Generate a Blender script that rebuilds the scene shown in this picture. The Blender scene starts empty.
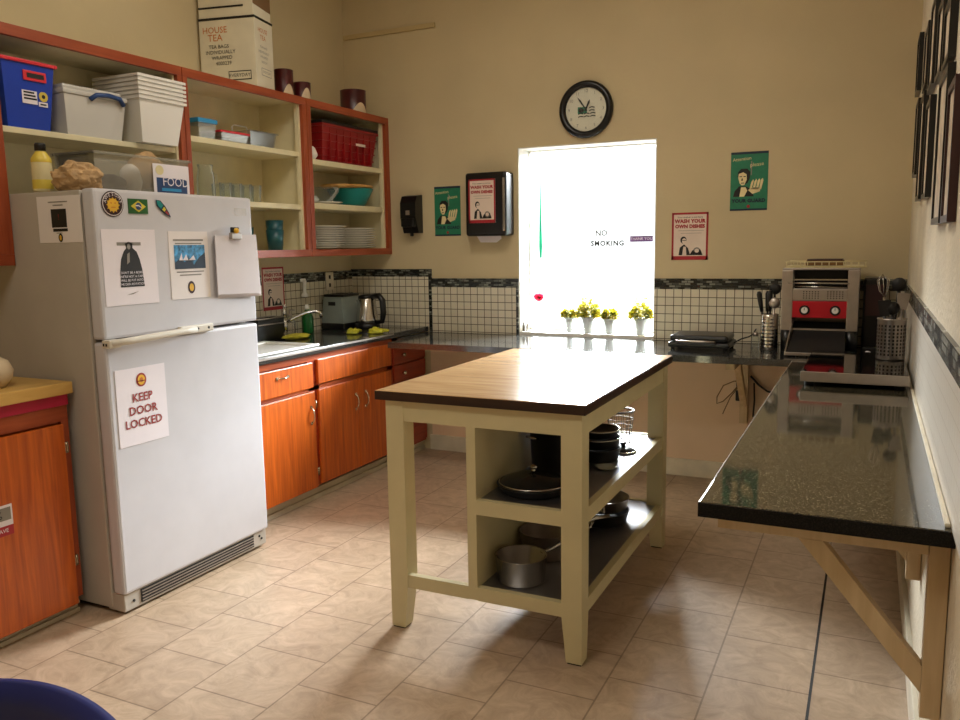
import bpy, bmesh, math, random
from mathutils import Matrix, Vector
random.seed(7)
SC = bpy.context.scene
COL = SC.collection
PI = math.pi

# ------------------------------------------------------------------ materials
def lin(h):
    h = h.lstrip('#')
    o = []
    for i in (0, 2, 4):
        c = int(h[i:i+2], 16) / 255
        o.append(c / 12.92 if c <= .04045 else ((c + .055) / 1.055) ** 2.4)
    return (*o, 1)

MATS = {}
def new_mat(name):
    m = bpy.data.materials.new(name); m.use_nodes = True
    nt = m.node_tree; nt.nodes.clear()
    out = nt.nodes.new('ShaderNodeOutputMaterial')
    b = nt.nodes.new('ShaderNodeBsdfPrincipled')
    nt.links.new(b.outputs[0], out.inputs[0])
    MATS[name] = m
    return m, nt, b, out

def plain(name, col, rough=.5, metal=0, var=.06, scale=8, bump=0, bscale=60, spec=.5, coat=0):
    m, nt, b, out = new_mat(name)
    b.inputs['Roughness'].default_value = rough
    b.inputs['Metallic'].default_value = metal
    b.inputs['Specular IOR Level'].default_value = spec
    b.inputs['Coat Weight'].default_value = coat
    c = lin(col)
    tc = nt.nodes.new('ShaderNodeNewGeometry')
    n = nt.nodes.new('ShaderNodeTexNoise'); n.inputs['Scale'].default_value = scale; n.inputs['Detail'].default_value = 4
    nt.links.new(tc.outputs['Position'], n.inputs['Vector'])
    r = nt.nodes.new('ShaderNodeValToRGB')
    lo = tuple(max(0, x * (1 - var * 2)) for x in c[:3]) + (1,)
    hi = tuple(min(1, x * (1 + var * 2)) for x in c[:3]) + (1,)
    r.color_ramp.elements[0].position = .3; r.color_ramp.elements[0].color = lo
    r.color_ramp.elements[1].position = .7; r.color_ramp.elements[1].color = hi
    nt.links.new(n.outputs['Fac'], r.inputs[0]); nt.links.new(r.outputs[0], b.inputs['Base Color'])
    if bump:
        n2 = nt.nodes.new('ShaderNodeTexNoise'); n2.inputs['Scale'].default_value = bscale; n2.inputs['Detail'].default_value = 3
        nt.links.new(tc.outputs['Position'], n2.inputs['Vector'])
        bp = nt.nodes.new('ShaderNodeBump'); bp.inputs['Strength'].default_value = bump; bp.inputs['Distance'].default_value = .01
        nt.links.new(n2.outputs['Fac'], bp.inputs['Height']); nt.links.new(bp.outputs[0], b.inputs['Normal'])
    return m

def wood(name, c1, c2, axis=2, rough=.4, scale=3, stretch=14, coat=0, detail=5):
    m, nt, b, out = new_mat(name)
    b.inputs['Roughness'].default_value = rough
    b.inputs['Coat Weight'].default_value = coat
    b.inputs['Coat Roughness'].default_value = .15
    g = nt.nodes.new('ShaderNodeNewGeometry')
    mp = nt.nodes.new('ShaderNodeMapping')
    s = [stretch] * 3; s[axis] = 1.0
    mp.inputs['Scale'].default_value = s
    nt.links.new(g.outputs['Position'], mp.inputs['Vector'])
    n = nt.nodes.new('ShaderNodeTexNoise'); n.inputs['Scale'].default_value = scale; n.inputs['Detail'].default_value = detail; n.inputs['Distortion'].default_value = .6
    nt.links.new(mp.outputs[0], n.inputs['Vector'])
    r = nt.nodes.new('ShaderNodeValToRGB')
    r.color_ramp.elements[0].position = .3; r.color_ramp.elements[0].color = lin(c1)
    r.color_ramp.elements[1].position = .72; r.color_ramp.elements[1].color = lin(c2)
    nt.links.new(n.outputs['Fac'], r.inputs[0]); nt.links.new(r.outputs[0], b.inputs['Base Color'])
    return m

def vec_from_pos(nt, xa, ya, ox=0, oy=0):
    g = nt.nodes.new('ShaderNodeNewGeometry')
    sp = nt.nodes.new('ShaderNodeSeparateXYZ'); nt.links.new(g.outputs['Position'], sp.inputs[0])
    cb = nt.nodes.new('ShaderNodeCombineXYZ')
    for a, i, o in ((xa, 0, ox), (ya, 1, oy)):
        ad = nt.nodes.new('ShaderNodeMath'); ad.operation = 'ADD'; ad.inputs[1].default_value = o
        nt.links.new(sp.outputs[a], ad.inputs[0]); nt.links.new(ad.outputs[0], cb.inputs[i])
    return cb, g

def brick(name, xa, ya, ox, oy, w, h, offset, mortar, c1, c2, cm, rough=.3, bias=0, bump=.3, extra_noise=0, spec=.5):
    m, nt, b, out = new_mat(name)
    b.inputs['Roughness'].default_value = rough
    b.inputs['Specular IOR Level'].default_value = spec
    cb, g = vec_from_pos(nt, xa, ya, ox, oy)
    br = nt.nodes.new('ShaderNodeTexBrick')
    br.offset = offset; br.offset_frequency = 2; br.squash = 1
    nt.links.new(cb.outputs[0], br.inputs['Vector'])
    br.inputs['Color1'].default_value = lin(c1); br.inputs['Color2'].default_value = lin(c2); br.inputs['Mortar'].default_value = lin(cm)
    br.inputs['Scale'].default_value = 1; br.inputs['Mortar Size'].default_value = mortar; br.inputs['Mortar Smooth'].default_value = .1
    br.inputs['Bias'].default_value = bias; br.inputs['Brick Width'].default_value = w; br.inputs['Row Height'].default_value = h
    col = br.outputs['Color']
    if extra_noise:
        n = nt.nodes.new('ShaderNodeTexNoise'); n.inputs['Scale'].default_value = 9; n.inputs['Detail'].default_value = 9; n.inputs['Distortion'].default_value = 1.6
        n.inputs['Roughness'].default_value = .65
        nt.links.new(g.outputs['Position'], n.inputs['Vector'])
        r = nt.nodes.new('ShaderNodeValToRGB')
        r.color_ramp.elements[0].position = .3; r.color_ramp.elements[0].color = (1 - extra_noise, 1 - extra_noise * 1.1, 1 - extra_noise * 1.25, 1)
        r.color_ramp.elements[1].position = .7; r.color_ramp.elements[1].color = (1.1, 1.1, 1.1, 1)
        mx = nt.nodes.new('ShaderNodeMix'); mx.data_type = 'RGBA'; mx.blend_type = 'MULTIPLY'; mx.inputs[0].default_value = 1
        nt.links.new(n.outputs['Fac'], r.inputs[0]); nt.links.new(col, mx.inputs[6]); nt.links.new(r.outputs[0], mx.inputs[7])
        col = mx.outputs[2]
    nt.links.new(col, b.inputs['Base Color'])
    bp = nt.nodes.new('ShaderNodeBump'); bp.inputs['Strength'].default_value = bump; bp.inputs['Distance'].default_value = .002; bp.invert = True
    nt.links.new(br.outputs['Fac'], bp.inputs['Height']); nt.links.new(bp.outputs[0], b.inputs['Normal'])
    return m

def granite(name, base, speck, rough=.12, amount=.60, ior=1.75, sc=330):
    m, nt, b, out = new_mat(name)
    b.inputs['Roughness'].default_value = rough
    b.inputs['IOR'].default_value = ior
    g = nt.nodes.new('ShaderNodeNewGeometry')
    n = nt.nodes.new('ShaderNodeTexNoise'); n.inputs['Scale'].default_value = sc; n.inputs['Detail'].default_value = 3
    nt.links.new(g.outputs['Position'], n.inputs['Vector'])
    r = nt.nodes.new('ShaderNodeValToRGB'); r.color_ramp.interpolation = 'LINEAR'
    r.color_ramp.elements[0].position = .45; r.color_ramp.elements[0].color = lin(base)
    r.color_ramp.elements[1].position = amount + .1; r.color_ramp.elements[1].color = lin(speck)
    nt.links.new(n.outputs['Fac'], r.inputs[0]); nt.links.new(r.outputs[0], b.inputs['Base Color'])
    return m

def seethrough(name, tint, clear=.8, rough=.05, diffuse=None, fres=.25, edge=0):
    """thin clear material: transparent + a diffuse film + gloss"""
    m, nt, b, out = new_mat(name)
    nt.nodes.remove(b)
    tr = nt.nodes.new('ShaderNodeBsdfTransparent'); tr.inputs[0].default_value = lin(tint)
    di = nt.nodes.new('ShaderNodeBsdfPrincipled'); di.inputs['Base Color'].default_value = lin(diffuse or tint); di.inputs['Roughness'].default_value = rough + .1
    gl = nt.nodes.new('ShaderNodeBsdfGlossy'); gl.inputs['Roughness'].default_value = rough
    lw = nt.nodes.new('ShaderNodeLayerWeight'); lw.inputs[0].default_value = fres
    m1 = nt.nodes.new('ShaderNodeMixShader'); m1.inputs[0].default_value = 1 - clear
    nt.links.new(tr.outputs[0], m1.inputs[1]); nt.links.new(di.outputs[0], m1.inputs[2])
    if edge:
        m3 = nt.nodes.new('ShaderNodeMixShader'); m3.inputs[0].default_value = edge
        nt.links.new(gl.outputs[0], m3.inputs[1]); nt.links.new(di.outputs[0], m3.inputs[2]); gl = m3
    m2 = nt.nodes.new('ShaderNodeMixShader')
    nt.links.new(lw.outputs['Fresnel'], m2.inputs[0]); nt.links.new(m1.outputs[0], m2.inputs[1]); nt.links.new(gl.outputs[0], m2.inputs[2])
    nt.links.new(m2.outputs[0], out.inputs[0])
    return m

def leafy(name, col, tcol):
    m, nt, b, out = new_mat(name)
    b.inputs['Base Color'].default_value = lin(col); b.inputs['Roughness'].default_value = .5
    t = nt.nodes.new('ShaderNodeBsdfTranslucent'); t.inputs[0].default_value = lin(tcol)
    mx = nt.nodes.new('ShaderNodeMixShader'); mx.inputs[0].default_value = .3
    nt.links.new(b.outputs[0], mx.inputs[1]); nt.links.new(t.outputs[0], mx.inputs[2]); nt.links.new(mx.outputs[0], out.inputs[0])
    return m

M_wall = plain('cream_wall', '#cbba94', .75, var=.03, scale=2, bump=.10, bscale=50)
M_wallR = plain('textured_plaster', '#e2d6bd', .8, var=.05, scale=3, bump=.55, bscale=55)
M_ceil = plain('ceiling_paint', '#e6dcc0', .9)
M_trim = plain('white_trim', '#e3dac4', .45)
M_reveal = plain('window_white', '#f4f2ea', .5, var=.02)
M_floor = brick('vinyl_floor', 1, 0, 2.76 + 30 * .303, -2.335 + 20 * .303, .303, .303, .5, .003, '#c4ad94', '#bca58d', '#927d68', rough=.36, bump=.12, extra_noise=.30)
M_tileB = brick('white_tile_back', 0, 2, 5.0, -1.137 + 2, .05, .05, 0, .0022, '#e2d9c2', '#d8cfb8', '#5a5040', rough=.25)
M_tileL = brick('white_tile_left', 1, 2, 5.0, -1.19 + 2, .05, .05, 0, .0022, '#ddd5bd', '#d2cab2', '#5a5040', rough=.25)
M_tileR = brick('white_tile_right', 1, 2, 5.0, -1.135 + 2, .05, .05, 0, .001, '#ece4d6', '#eae2d4', '#cfc4b2', rough=.3, bump=.1)
M_mosB = brick('mosaic_back', 0, 2, 5.0, 2.0, .036, .0135, .5, .0016, '#15191a', '#a3a597', '#23251f', rough=.25, bias=-.35)
M_mosR = brick('mosaic_right', 1, 2, 5.0, 2.0, .06, .0205, .5, .002, '#0c0f12', '#b9b9ae', '#23251f', rough=.25, bias=-.2)
M_mosL = brick('mosaic_left', 1, 2, 5.0, 2.0, .036, .0135, .5, .0016, '#15191a', '#a3a597', '#23251f', rough=.25, bias=-.35)
M_orange = wood('orange_wood', '#a8470c', '#d86a1c', 2, .35, 3, 16, coat=.3)
M_orange_edge = wood('orange_wood_edge', '#8f3a10', '#b8551e', 1, .35, 3, 16, coat=.4)
M_shadedred = wood('shaded_red_wood', '#8a2410', '#aa3a18', 1, .35, 3, 16, coat=.3)  # shade under the counter and between fronts is put into this colour
M_frame = wood('frame_wood', '#8c3a1a', '#a8502a', 1, .42, 3, 14)
M_frameV = wood('frame_wood_upright', '#8c3a1a', '#a8502a', 2, .42, 3, 14)
M_inside = plain('cream_cabinet', '#e6dbb4', .5, var=.03)
M_granite = granite('dark_granite', '#17181b', '#6a6862', .10)
M_graniteR = granite('speckled_granite', '#191712', '#7a7058', .06, .64, 1.75, 250)
M_gedge = granite('dark_edge', '#040404', '#26221f', .5, .62, 1.3)
M_beech = wood('oiled_oak_top', '#b08a60', '#cfa97a', 0, .2, 4, 9, .3)
M_beech_edge = wood('dark_oak_edge', '#24130b', '#3a2214', 0, .4, 4, 12)
M_paint = plain('cream_island_paint', '#d2c79c', .42, var=.02)
M_shelf = plain('brushed_steel_shelf', '#a2a2a6', .4, 1, var=.03)
M_black = plain('black_plastic', '#0c0c0e', .3, var=.05)
M_blackm = plain('black_matte', '#121212', .6, var=.05)
M_nonstick = plain('nonstick_black', '#111112', .35, 0, var=.05)
M_steel = plain('stainless_steel', '#c6c2bb', .2, 1, var=.03)
M_steelm = plain('satin_steel', '#b9b0a8', .38, 1, var=.04, scale=20)
M_chrome = plain('chrome', '#dcdcdc', .07, 1, var=.01)
M_brass = plain('worn_chrome_pull', '#c9bca2', .25, 1, var=.05)
M_white = plain('white_enamel', '#f0eee8', .25, var=.01)
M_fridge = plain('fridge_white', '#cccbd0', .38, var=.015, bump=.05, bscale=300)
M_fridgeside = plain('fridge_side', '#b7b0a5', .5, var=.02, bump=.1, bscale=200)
M_handle = plain('ivory_handle', '#d8d2c4', .4, var=.02)
M_gasket = plain('grey_gasket', '#8f877c', .6)
M_paper = plain('white_paper', '#e9e2e7', .55, var=.01)
M_paper2 = plain('cream_paper', '#e6dfdc', .6, var=.01)
M_pinkpaper = plain('pale_poster_paper', '#e6d4c4', .6, var=.02)
M_redp = plain('poster_red', '#a8202c', .5, var=.03)
M_greenp = plain('poster_green', '#1f7a58', .5, var=.05, scale=30)
M_ink = plain('black_ink', '#15130f', .6)
M_grey = plain('grey_ink', '#8b857c', .6)
M_creamink = plain('cream_ink', '#ebd9a4', .6)
M_navyink = plain('navy_ink', '#14283c', .6)
M_redink = plain('red_ink', '#96241e', .6)
M_orangeink = plain('orange_ink', '#c9722a', .6)
M_blueink = plain('blue_photo', '#3f86b4', .6, var=.4, scale=60)
M_blue = plain('blue_plastic', '#1a3fae', .35, var=.03)
M_navy = plain('navy_plastic', '#16256e', .4, var=.08, scale=5)
M_redrim = plain('red_plastic', '#d8303c', .35, var=.03)
M_bluelid = plain('light_blue_plastic', '#2f8fc4', .35)
M_handleb = plain('handle_blue', '#25467f', .4)
M_crate = plain('dark_red_plastic', '#8e1418', .35, var=.06)
M_tub = seethrough('clear_tub', '#f0efe9', .3, .2, '#f2eee6')
M_tubw = seethrough('frosted_tub', '#efece4', .07, .25, '#f4f0e8')
M_clear = seethrough('clear_plastic', '#f6f6f2', .82, .08, '#e8e6dc')
M_lidglass = seethrough('lid_glass', '#b8b8b0', .95, .03, '#8a8a82')
M_glass = seethrough('clear_glass', '#fafcfa', .96, .02, '#f4f8f4', .14, .6)
M_pane = seethrough('window_glass', '#fafcfc', .97, .01, '#ffffff')
M_greenglass = seethrough('green_bottle_glass', '#2f9a4a', .5, .05, '#1c7a36')
M_yellow = plain('yellow_label', '#d8c04c', .4, var=.08)
M_palelabel = plain('pale_yellow_plastic', '#ddd0a0', .4)
M_bag = plain('brown_paper', '#b8966a', .75, var=.12, scale=30, bump=.3, bscale=40)
M_card = plain('white_cardboard', '#ded5bc', .7, var=.03)
M_cardb = plain('brown_cardboard', '#7a5a36', .75, var=.06)
M_tin = plain('coffee_tin_red', '#4a1016', .3, var=.1, scale=20, spec=.6)
M_tincream = plain('tin_cream', '#d9c3a2', .4)
M_teal = plain('teal_plastic', '#11827f', .35, var=.04)
M_dkteal = plain('dark_teal', '#0d4a50', .35, var=.04)
M_boards = wood('pale_wood_board', '#c98f4a', '#e3b46a', 1, .45, 4, 10)
M_plate = plain('white_china', '#e9e4d8', .2, var=.01)
M_plateb = plain('grey_china', '#b9bdb4', .25)
M_cloth = plain('white_cloth', '#e4ded4', .85)
M_cloth_y = plain('yellow_green_cloth', '#bdb22e', .85, var=.15, scale=40, bump=.5, bscale=120)
M_rubber = plain('yellow_rubber', '#c8c434', .45, var=.12, scale=25)
M_toaster = plain('grey_toaster', '#929c96', .35, .2, var=.05)
M_panelred = plain('red_panel', '#b80f22', .3, var=.03)
M_woodtan = wood('raw_pine', '#c6ac84', '#d8c09a', 2, .55, 3, 12)
M_batten = wood('painted_batten', '#bfa878', '#c9b384', 0, .6, 3, 8)
M_wireb = plain('cable_black', '#141414', .5)
M_wire = plain('dark_wire', '#6a6660', .35, .9)
M_sepia = plain('sepia_print', '#d0bfa6', .6, var=.15, scale=14)
M_sleeve = plain('plastic_sleeve', '#d6d0d3', .3, var=.02)
M_glossblack = plain('black_glass', '#070708', .05, 0, var=.02, spec=1.0)
M_wiretan = plain('cable_tan', '#7a5a34', .5)
M_cabtop = wood('yellow_butcher_block', '#c99d52', '#dbb56a', 1, .4, 4, 8)
M_magenta = plain('red_edge_strip', '#b0163c', .45, var=.05)
M_kick = plain('kick_grey', '#cbc1aa', .5)
M_leaf1 = leafy('leaf_green', '#5f6a1c', '#8a8a1e')
M_leaf2 = leafy('leaf_yellow', '#b09a20', '#c8b428')
M_pot = plain('pale_pot', '#dfe6ea', .35, var=.03)
M_soil = plain('soil', '#3c2e1e', .9)
M_redflower = leafy('red_petal', '#a01028', '#d02040')
M_tealstrip = leafy('teal_strip', '#18a084', '#20c8a4')
M_purple = plain('purple_sticker', '#6a4a78', .5)
M_decal = plain('grey_decal', '#56524c', .6)
M_clockface = plain('clock_face', '#e4ddcc', .4, var=.01)
M_brazil = plain('flag_green', '#1e5a22', .4)
M_flagy = plain('flag_yellow', '#d2c03c', .4)
M_flagb = plain('flag_blue', '#2b4470', .4)
M_sun = plain('sun_yellow', '#e6b432', .4)
M_maroon = plain('badge_maroon', '#341418', .4)
M_seam = plain('dark_seam', '#1b1512', .6)
M_crock = plain('cream_bundle', '#d8c4a4', .6, var=.06)

# ------------------------------------------------------------------ mesh builder (world coordinates)
class MB:
    def __init__(s, mat=None):
        s.v = []; s.f = []; s.mi = []; s.sm = []; s.mats = []; s.cur = 0; s.T = None
        if mat: s.use(mat)
    def use(s, mat):
        if mat not in s.mats: s.mats.append(mat)
        s.cur = s.mats.index(mat); return s
    def add(s, vs, fs, smooth=False):
        o = len(s.v)
        for p in vs:
            p = Vector(p)
            s.v.append(s.T @ p if s.T is not None else p)
        for f in fs:
            s.f.append([i + o for i in f]); s.mi.append(s.cur); s.sm.append(smooth)
        return s
    def box(s, a, b, bev=0):
        x0, y0, z0 = (min(a[i], b[i]) for i in range(3)); x1, y1, z1 = (max(a[i], b[i]) for i in range(3))
        if bev <= 0:
            vs = [(x0,y0,z0),(x1,y0,z0),(x1,y1,z0),(x0,y1,z0),(x0,y0,z1),(x1,y0,z1),(x1,y1,z1),(x0,y1,z1)]
            return s.add(vs, [(3,2,1,0),(4,5,6,7),(0,1,5,4),(1,2,6,5),(2,3,7,6),(3,0,4,7)])
        bm = bmesh.new(); bmesh.ops.create_cube(bm, size=1)
        for v in bm.verts:
            v.co = Vector(((x0+x1)/2 + v.co.x*(x1-x0), (y0+y1)/2 + v.co.y*(y1-y0), (z0+z1)/2 + v.co.z*(z1-z0)))
        bmesh.ops.bevel(bm, geom=list(bm.edges), offset=min(bev, .49*min(x1-x0,y1-y0,z1-z0)), segments=2, profile=.6, affect='EDGES')
        return s.frombm(bm)
    def frombm(s, bm, smooth=False):
        bm.verts.index_update()
        s.add([v.co.copy() for v in bm.verts], [[v.index for v in f.verts] for f in bm.faces], smooth)
        bm.free(); return s
    def hexa(s, pts):
        """8 corners: bottom four then top four, counter-clockwise"""
        return s.add(pts, [(3,2,1,0),(4,5,6,7),(0,1,5,4),(1,2,6,5),(2,3,7,6),(3,0,4,7)])
    def prism(s, poly, axis, a, b):
        """poly: 2-D points in the other two axes (cyclic order), extruded along axis from a to b"""
        n = len(poly)
        def P(p, t):
            q = [0,0,0]; o = [i for i in range(3) if i != axis]
            q[o[0]] = p[0]; q[o[1]] = p[1]; q[axis] = t; return q
        vs = [P(p, a) for p in poly] + [P(p, b) for p in poly]
        fs = [list(range(n))[::-1], list(range(n, 2*n))] + [[i, (i+1)%n, n+(i+1)%n, n+i] for i in range(n)]
        return s.add(vs, fs)
    def lathe(s, prof, c, seg=32, rot=None, smooth=True, sx=1, sy=1):
        """prof: (r, z) pairs from one end to the other, about the vertical through c"""
        vs = []; fs = []; k = len(prof)
        c = Vector(c)
        for i in range(seg):
            a = 2*PI*i/seg
            for r, z in prof:
                p = Vector((r*math.cos(a)*sx, r*math.sin(a)*sy, z))
                vs.append(c + (rot @ p if rot else p))
        for i in range(seg):
            j = (i+1) % seg
            for q in range(k-1):
                fs.append((i*k+q, j*k+q, j*k+q+1, i*k+q+1))
        return s.add(vs, fs, smooth)
    def cyl(s, a, b, r, r2=None, seg=16, smooth=True):
        a = Vector(a); b = Vector(b); d = b - a; L = d.length
        rot = d.to_track_quat('Z', 'Y').to_matrix()
        r2 = r if r2 is None else r2
        s.lathe([(0,0),(r,0)], a, seg, rot, False)
        s.lathe([(r,0),(r2,L)], a, seg, rot, smooth)
        return s.lathe([(r2,L),(0,L)], a, seg, rot, False)
    def tube(s, pts, r, seg=8, closed=False):
        pts = [Vector(p) for p in pts]; n = len(pts); vs = []; fs = []
        up = None
        for i, p in enumerate(pts):
            if closed: d = pts[(i+1)%n] - pts[i-1]
            else: d = pts[min(i+1, n-1)] - pts[max(i-1, 0)]
            d.normalize()
            if up is None:
                up = Vector((0,0,1)) if abs(d.z) < .9 else Vector((1,0,0))
            x = d.cross(up); x.normalize(); y = x.cross(d); y.normalize(); up = y
            rr = r[i] if isinstance(r, (list, tuple)) else r
            for k in range(seg):
                a = 2*PI*k/seg
                vs.append(p + x*math.cos(a)*rr + y*math.sin(a)*rr)
        m = n if closed else n-1
        for i in range(m):
            for k in range(seg):
                fs.append((i*seg+k, i*seg+(k+1)%seg, ((i+1)%n)*seg+(k+1)%seg, ((i+1)%n)*seg+k))
        if not closed:
            fs.append(list(range(seg))[::-1]); fs.append([(n-1)*seg+k for k in range(seg)])
        return s.add(vs, fs, True)
    def ring(s, c, R, r, seg=40, rot=None, seg2=8):
        pts = []
        for i in range(seg):
            a = 2*PI*i/seg; p = Vector((R*math.cos(a), R*math.sin(a), 0))
            pts.append(Vector(c) + (rot @ p if rot else p))
        return s.tube(pts, r, seg2, True)
    def ball(s, c, r, seg=16, scale=(1,1,1), rot=None):
        n = 10; prof = [(max(0, r*math.sin(PI*i/n)), -r*math.cos(PI*i/n)) for i in range(n+1)]
        c = Vector(c); vs = []; fs = []; k = len(prof)
        for i in range(seg):
            a = 2*PI*i/seg
            for q, z in prof:
                p = Vector((q*math.cos(a)*scale[0], q*math.sin(a)*scale[1], z*scale[2])); vs.append(c + (rot @ p if rot else p))
        for i in range(seg):
            j = (i+1)%seg
            for q in range(k-1): fs.append((i*k+q, j*k+q, j*k+q+1, i*k+q+1))
        return s.add(vs, fs, True)
    def build(s, name, parent=None, loc=None):
        me = bpy.data.meshes.new(name)
        vs = s.v
        off = Vector((0,0,0))
        if parent is not None:
            p = parent
            while p is not None: off += Vector(p.location); p = p.parent
        else:
            if loc is None:
                xs = [v.x for v in vs]; ys = [v.y for v in vs]; zs = [v.z for v in vs]
                loc = ((min(xs)+max(xs))/2, (min(ys)+max(ys))/2, min(zs))
            off = Vector(loc)
        me.from_pydata([tuple(v - off) for v in vs], [], s.f)
        for m in s.mats: me.materials.append(m)
        me.polygons.foreach_set('material_index', s.mi)
        me.polygons.foreach_set('use_smooth', s.sm)
        bm = bmesh.new(); bm.from_mesh(me)
        bmesh.ops.remove_doubles(bm, verts=bm.verts, dist=1e-6)
        bmesh.ops.recalc_face_normals(bm, faces=bm.faces)
        bm.to_mesh(me); bm.free(); me.update()
        o = bpy.data.objects.new(name, me); COL.objects.link(o)
        if parent is not None: o.parent = parent
        else: o.location = off
        return o

def tag(o, label, cat, group=None):
    o['label'] = label; o['category'] = cat
    if group: o['group'] = group
    return o
def thing(name, label, cat, loc, group=None):
    o = bpy.data.objects.new(name, None); COL.objects.link(o); o.location = loc; o.empty_display_size = .1
    return tag(o, label, cat, group)
def struct(name, mb):
    o = mb.build(name); o['kind'] = 'structure'; return o
def dup(root, delta, label=None):
    r = root.copy(); COL.objects.link(r); r.location = Vector(root.location) + Vector(delta)
    if label: r['label'] = label
    for ch in list(root.children):
        c = ch.copy(); COL.objects.link(c); c.parent = r
        for g in ch.children:
            d = g.copy(); COL.objects.link(d); d.parent = c
    return r

# text to mesh
def text_geo(string, size, bold=0, sp=1):
    cu = bpy.data.curves.new('t', 'FONT'); cu.body = string; cu.size = size; cu.align_x = 'CENTER'; cu.align_y = 'CENTER'; cu.resolution_u = 2; cu.offset = bold; cu.space_character = sp
    ob = bpy.data.objects.new('t', cu); COL.objects.link(ob)
    dg = bpy.context.evaluated_depsgraph_get(); me = bpy.data.meshes.new_from_object(ob.evaluated_get(dg))
    vs = [v.co.copy() for v in me.vertices]; fs = [list(p.vertices) for p in me.polygons]
    bpy.data.objects.remove(ob); bpy.data.curves.remove(cu); bpy.data.meshes.remove(me)
    return vs, fs

BACK = (Vector((1,0,0)), Vector((0,0,1)), Vector((0,-1,0)))
LEFTW = (Vector((0,1,0)), Vector((0,0,1)), Vector((1,0,0)))

class Sheet:
    """a flat printed thing: (u, v) from its centre, layers a hair apart"""
    def __init__(s, c, basis, mat, w, h, th=.0015, mb=None, tilt=0):
        s.c = Vector(c); U, V, N = basis
        if tilt:
            q = Matrix.Rotation(tilt, 3, N); U, V = q @ U, q @ V
        s.U, s.V, s.N = U, V, N
        s.mb = mb or MB(); s.t = th; s.layer = 0
        if mat: s.mb.use(mat); s.slab(-w/2, -h/2, w/2, h/2, 0, th)
    def P(s, u, v, n): return s.c + s.U*u + s.V*v + s.N*n
    def slab(s, u0, v0, u1, v1, n0, n1):
        p = [s.P(u,v,n) for n in (n0,n1) for u,v in ((u0,v0),(u1,v0),(u1,v1),(u0,v1))]
        s.mb.hexa(p); return s
    def lift(s, k): return s.t + .0008*k
    def rect(s, u0, v0, u1, v1, mat, k=1):
        s.mb.use(mat); n = s.lift(k)
        s.mb.add([s.P(u0,v0,n), s.P(u1,v0,n), s.P(u1,v1,n), s.P(u0,v1,n)], [(0,1,2,3)]); return s
    def poly(s, pts, mat, k=1):
        s.mb.use(mat); n = s.lift(k); s.mb.add([s.P(u,v,n) for u,v in pts], [list(range(len(pts)))]); return s
    def disc(s, u, v, ru, rv, mat, k=1, seg=20):
        return s.poly([(u + ru*math.cos(2*PI*i/seg), v + rv*math.sin(2*PI*i/seg)) for i in range(seg)], mat, k)
    def text(s, string, u, v, size, mat, k=2, sx=1, ang=0, bold=0, sp=1):
        s.mb.use(mat); n = s.lift(k); vs, fs = text_geo(string, size, bold, sp)
        ca, sa = math.cos(ang), math.sin(ang)
        s.mb.add([s.P(u + p.x*sx*ca - p.y*sa, v + p.x*sx*sa + p.y*ca, n) for p in vs], fs); return s
    def done(s, name, label, cat, group=None): return tag(s.mb.build(name), label, cat, group)

# ------------------------------------------------------------------ the setting
XR = 3.5308; WX0, WX1, WZ0, WZ1 = 1.2965, 2.1839, .848, 2.019
YB = -6.6; ZC = 3.35
struct('floor', MB(M_floor).box((-.2, YB, -.06), (XR+.2, .25, 0)))
struct('ceiling', MB(M_ceil).box((-.2, YB, ZC), (XR+.2, .25, ZC+.1)))
struct('wall_left', MB(M_wall).box((-.15, YB, 0), (0, .25, ZC)))
struct('wall_right', MB(M_wallR).box((XR, YB, 0), (XR+.15, .25, ZC)))
struct('wall_front', MB(M_wall).box((-.15, YB-.15, 0), (XR+.15, YB, ZC)))
w = MB(M_wall)
w.box((0, 0, 0), (WX0, .25, ZC)); w.box((WX1, 0, 0), (XR, .25, ZC)); w.box((WX0, 0, 0), (WX1, .25, WZ0-.02)); w.box((WX0, 0, WZ1), (WX1, .25, ZC))
struct('wall_back', w)
# window: frame, pane, sill
wf = MB(M_reveal)
fy0, fy1 = .17, .215
wf.box((WX0, fy0, WZ0), (WX0+.012, fy1, WZ1)); wf.box((WX1-.012, fy0, WZ0), (WX1, fy1, WZ1))
wf.box((WX0, fy0, WZ1-.012), (WX1, fy1, WZ1)); wf.box((WX0, fy0, WZ0), (WX1, fy1, WZ0+.012))
win = struct('window_1', wf)
MB(M_pane).box((WX0+.012, .19, WZ0+.012), (WX1-.012, .194, WZ1-.012)).build('pane', win)
struct('trim_1', MB(M_reveal).box((WX0, .0, WZ0-.02), (WX1, .25, WZ0)))      # sill
# white lining of the deep window reveal
rv = MB(M_reveal)
rv.box((WX0, .004, WZ0), (WX0+.006, .17, WZ1)); rv.box((WX1-.006, .004, WZ0), (WX1, .17, WZ1)); rv.box((WX0, .004, WZ1-.006), (WX1, .17, WZ1))
struct('trim_2', rv)
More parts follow.
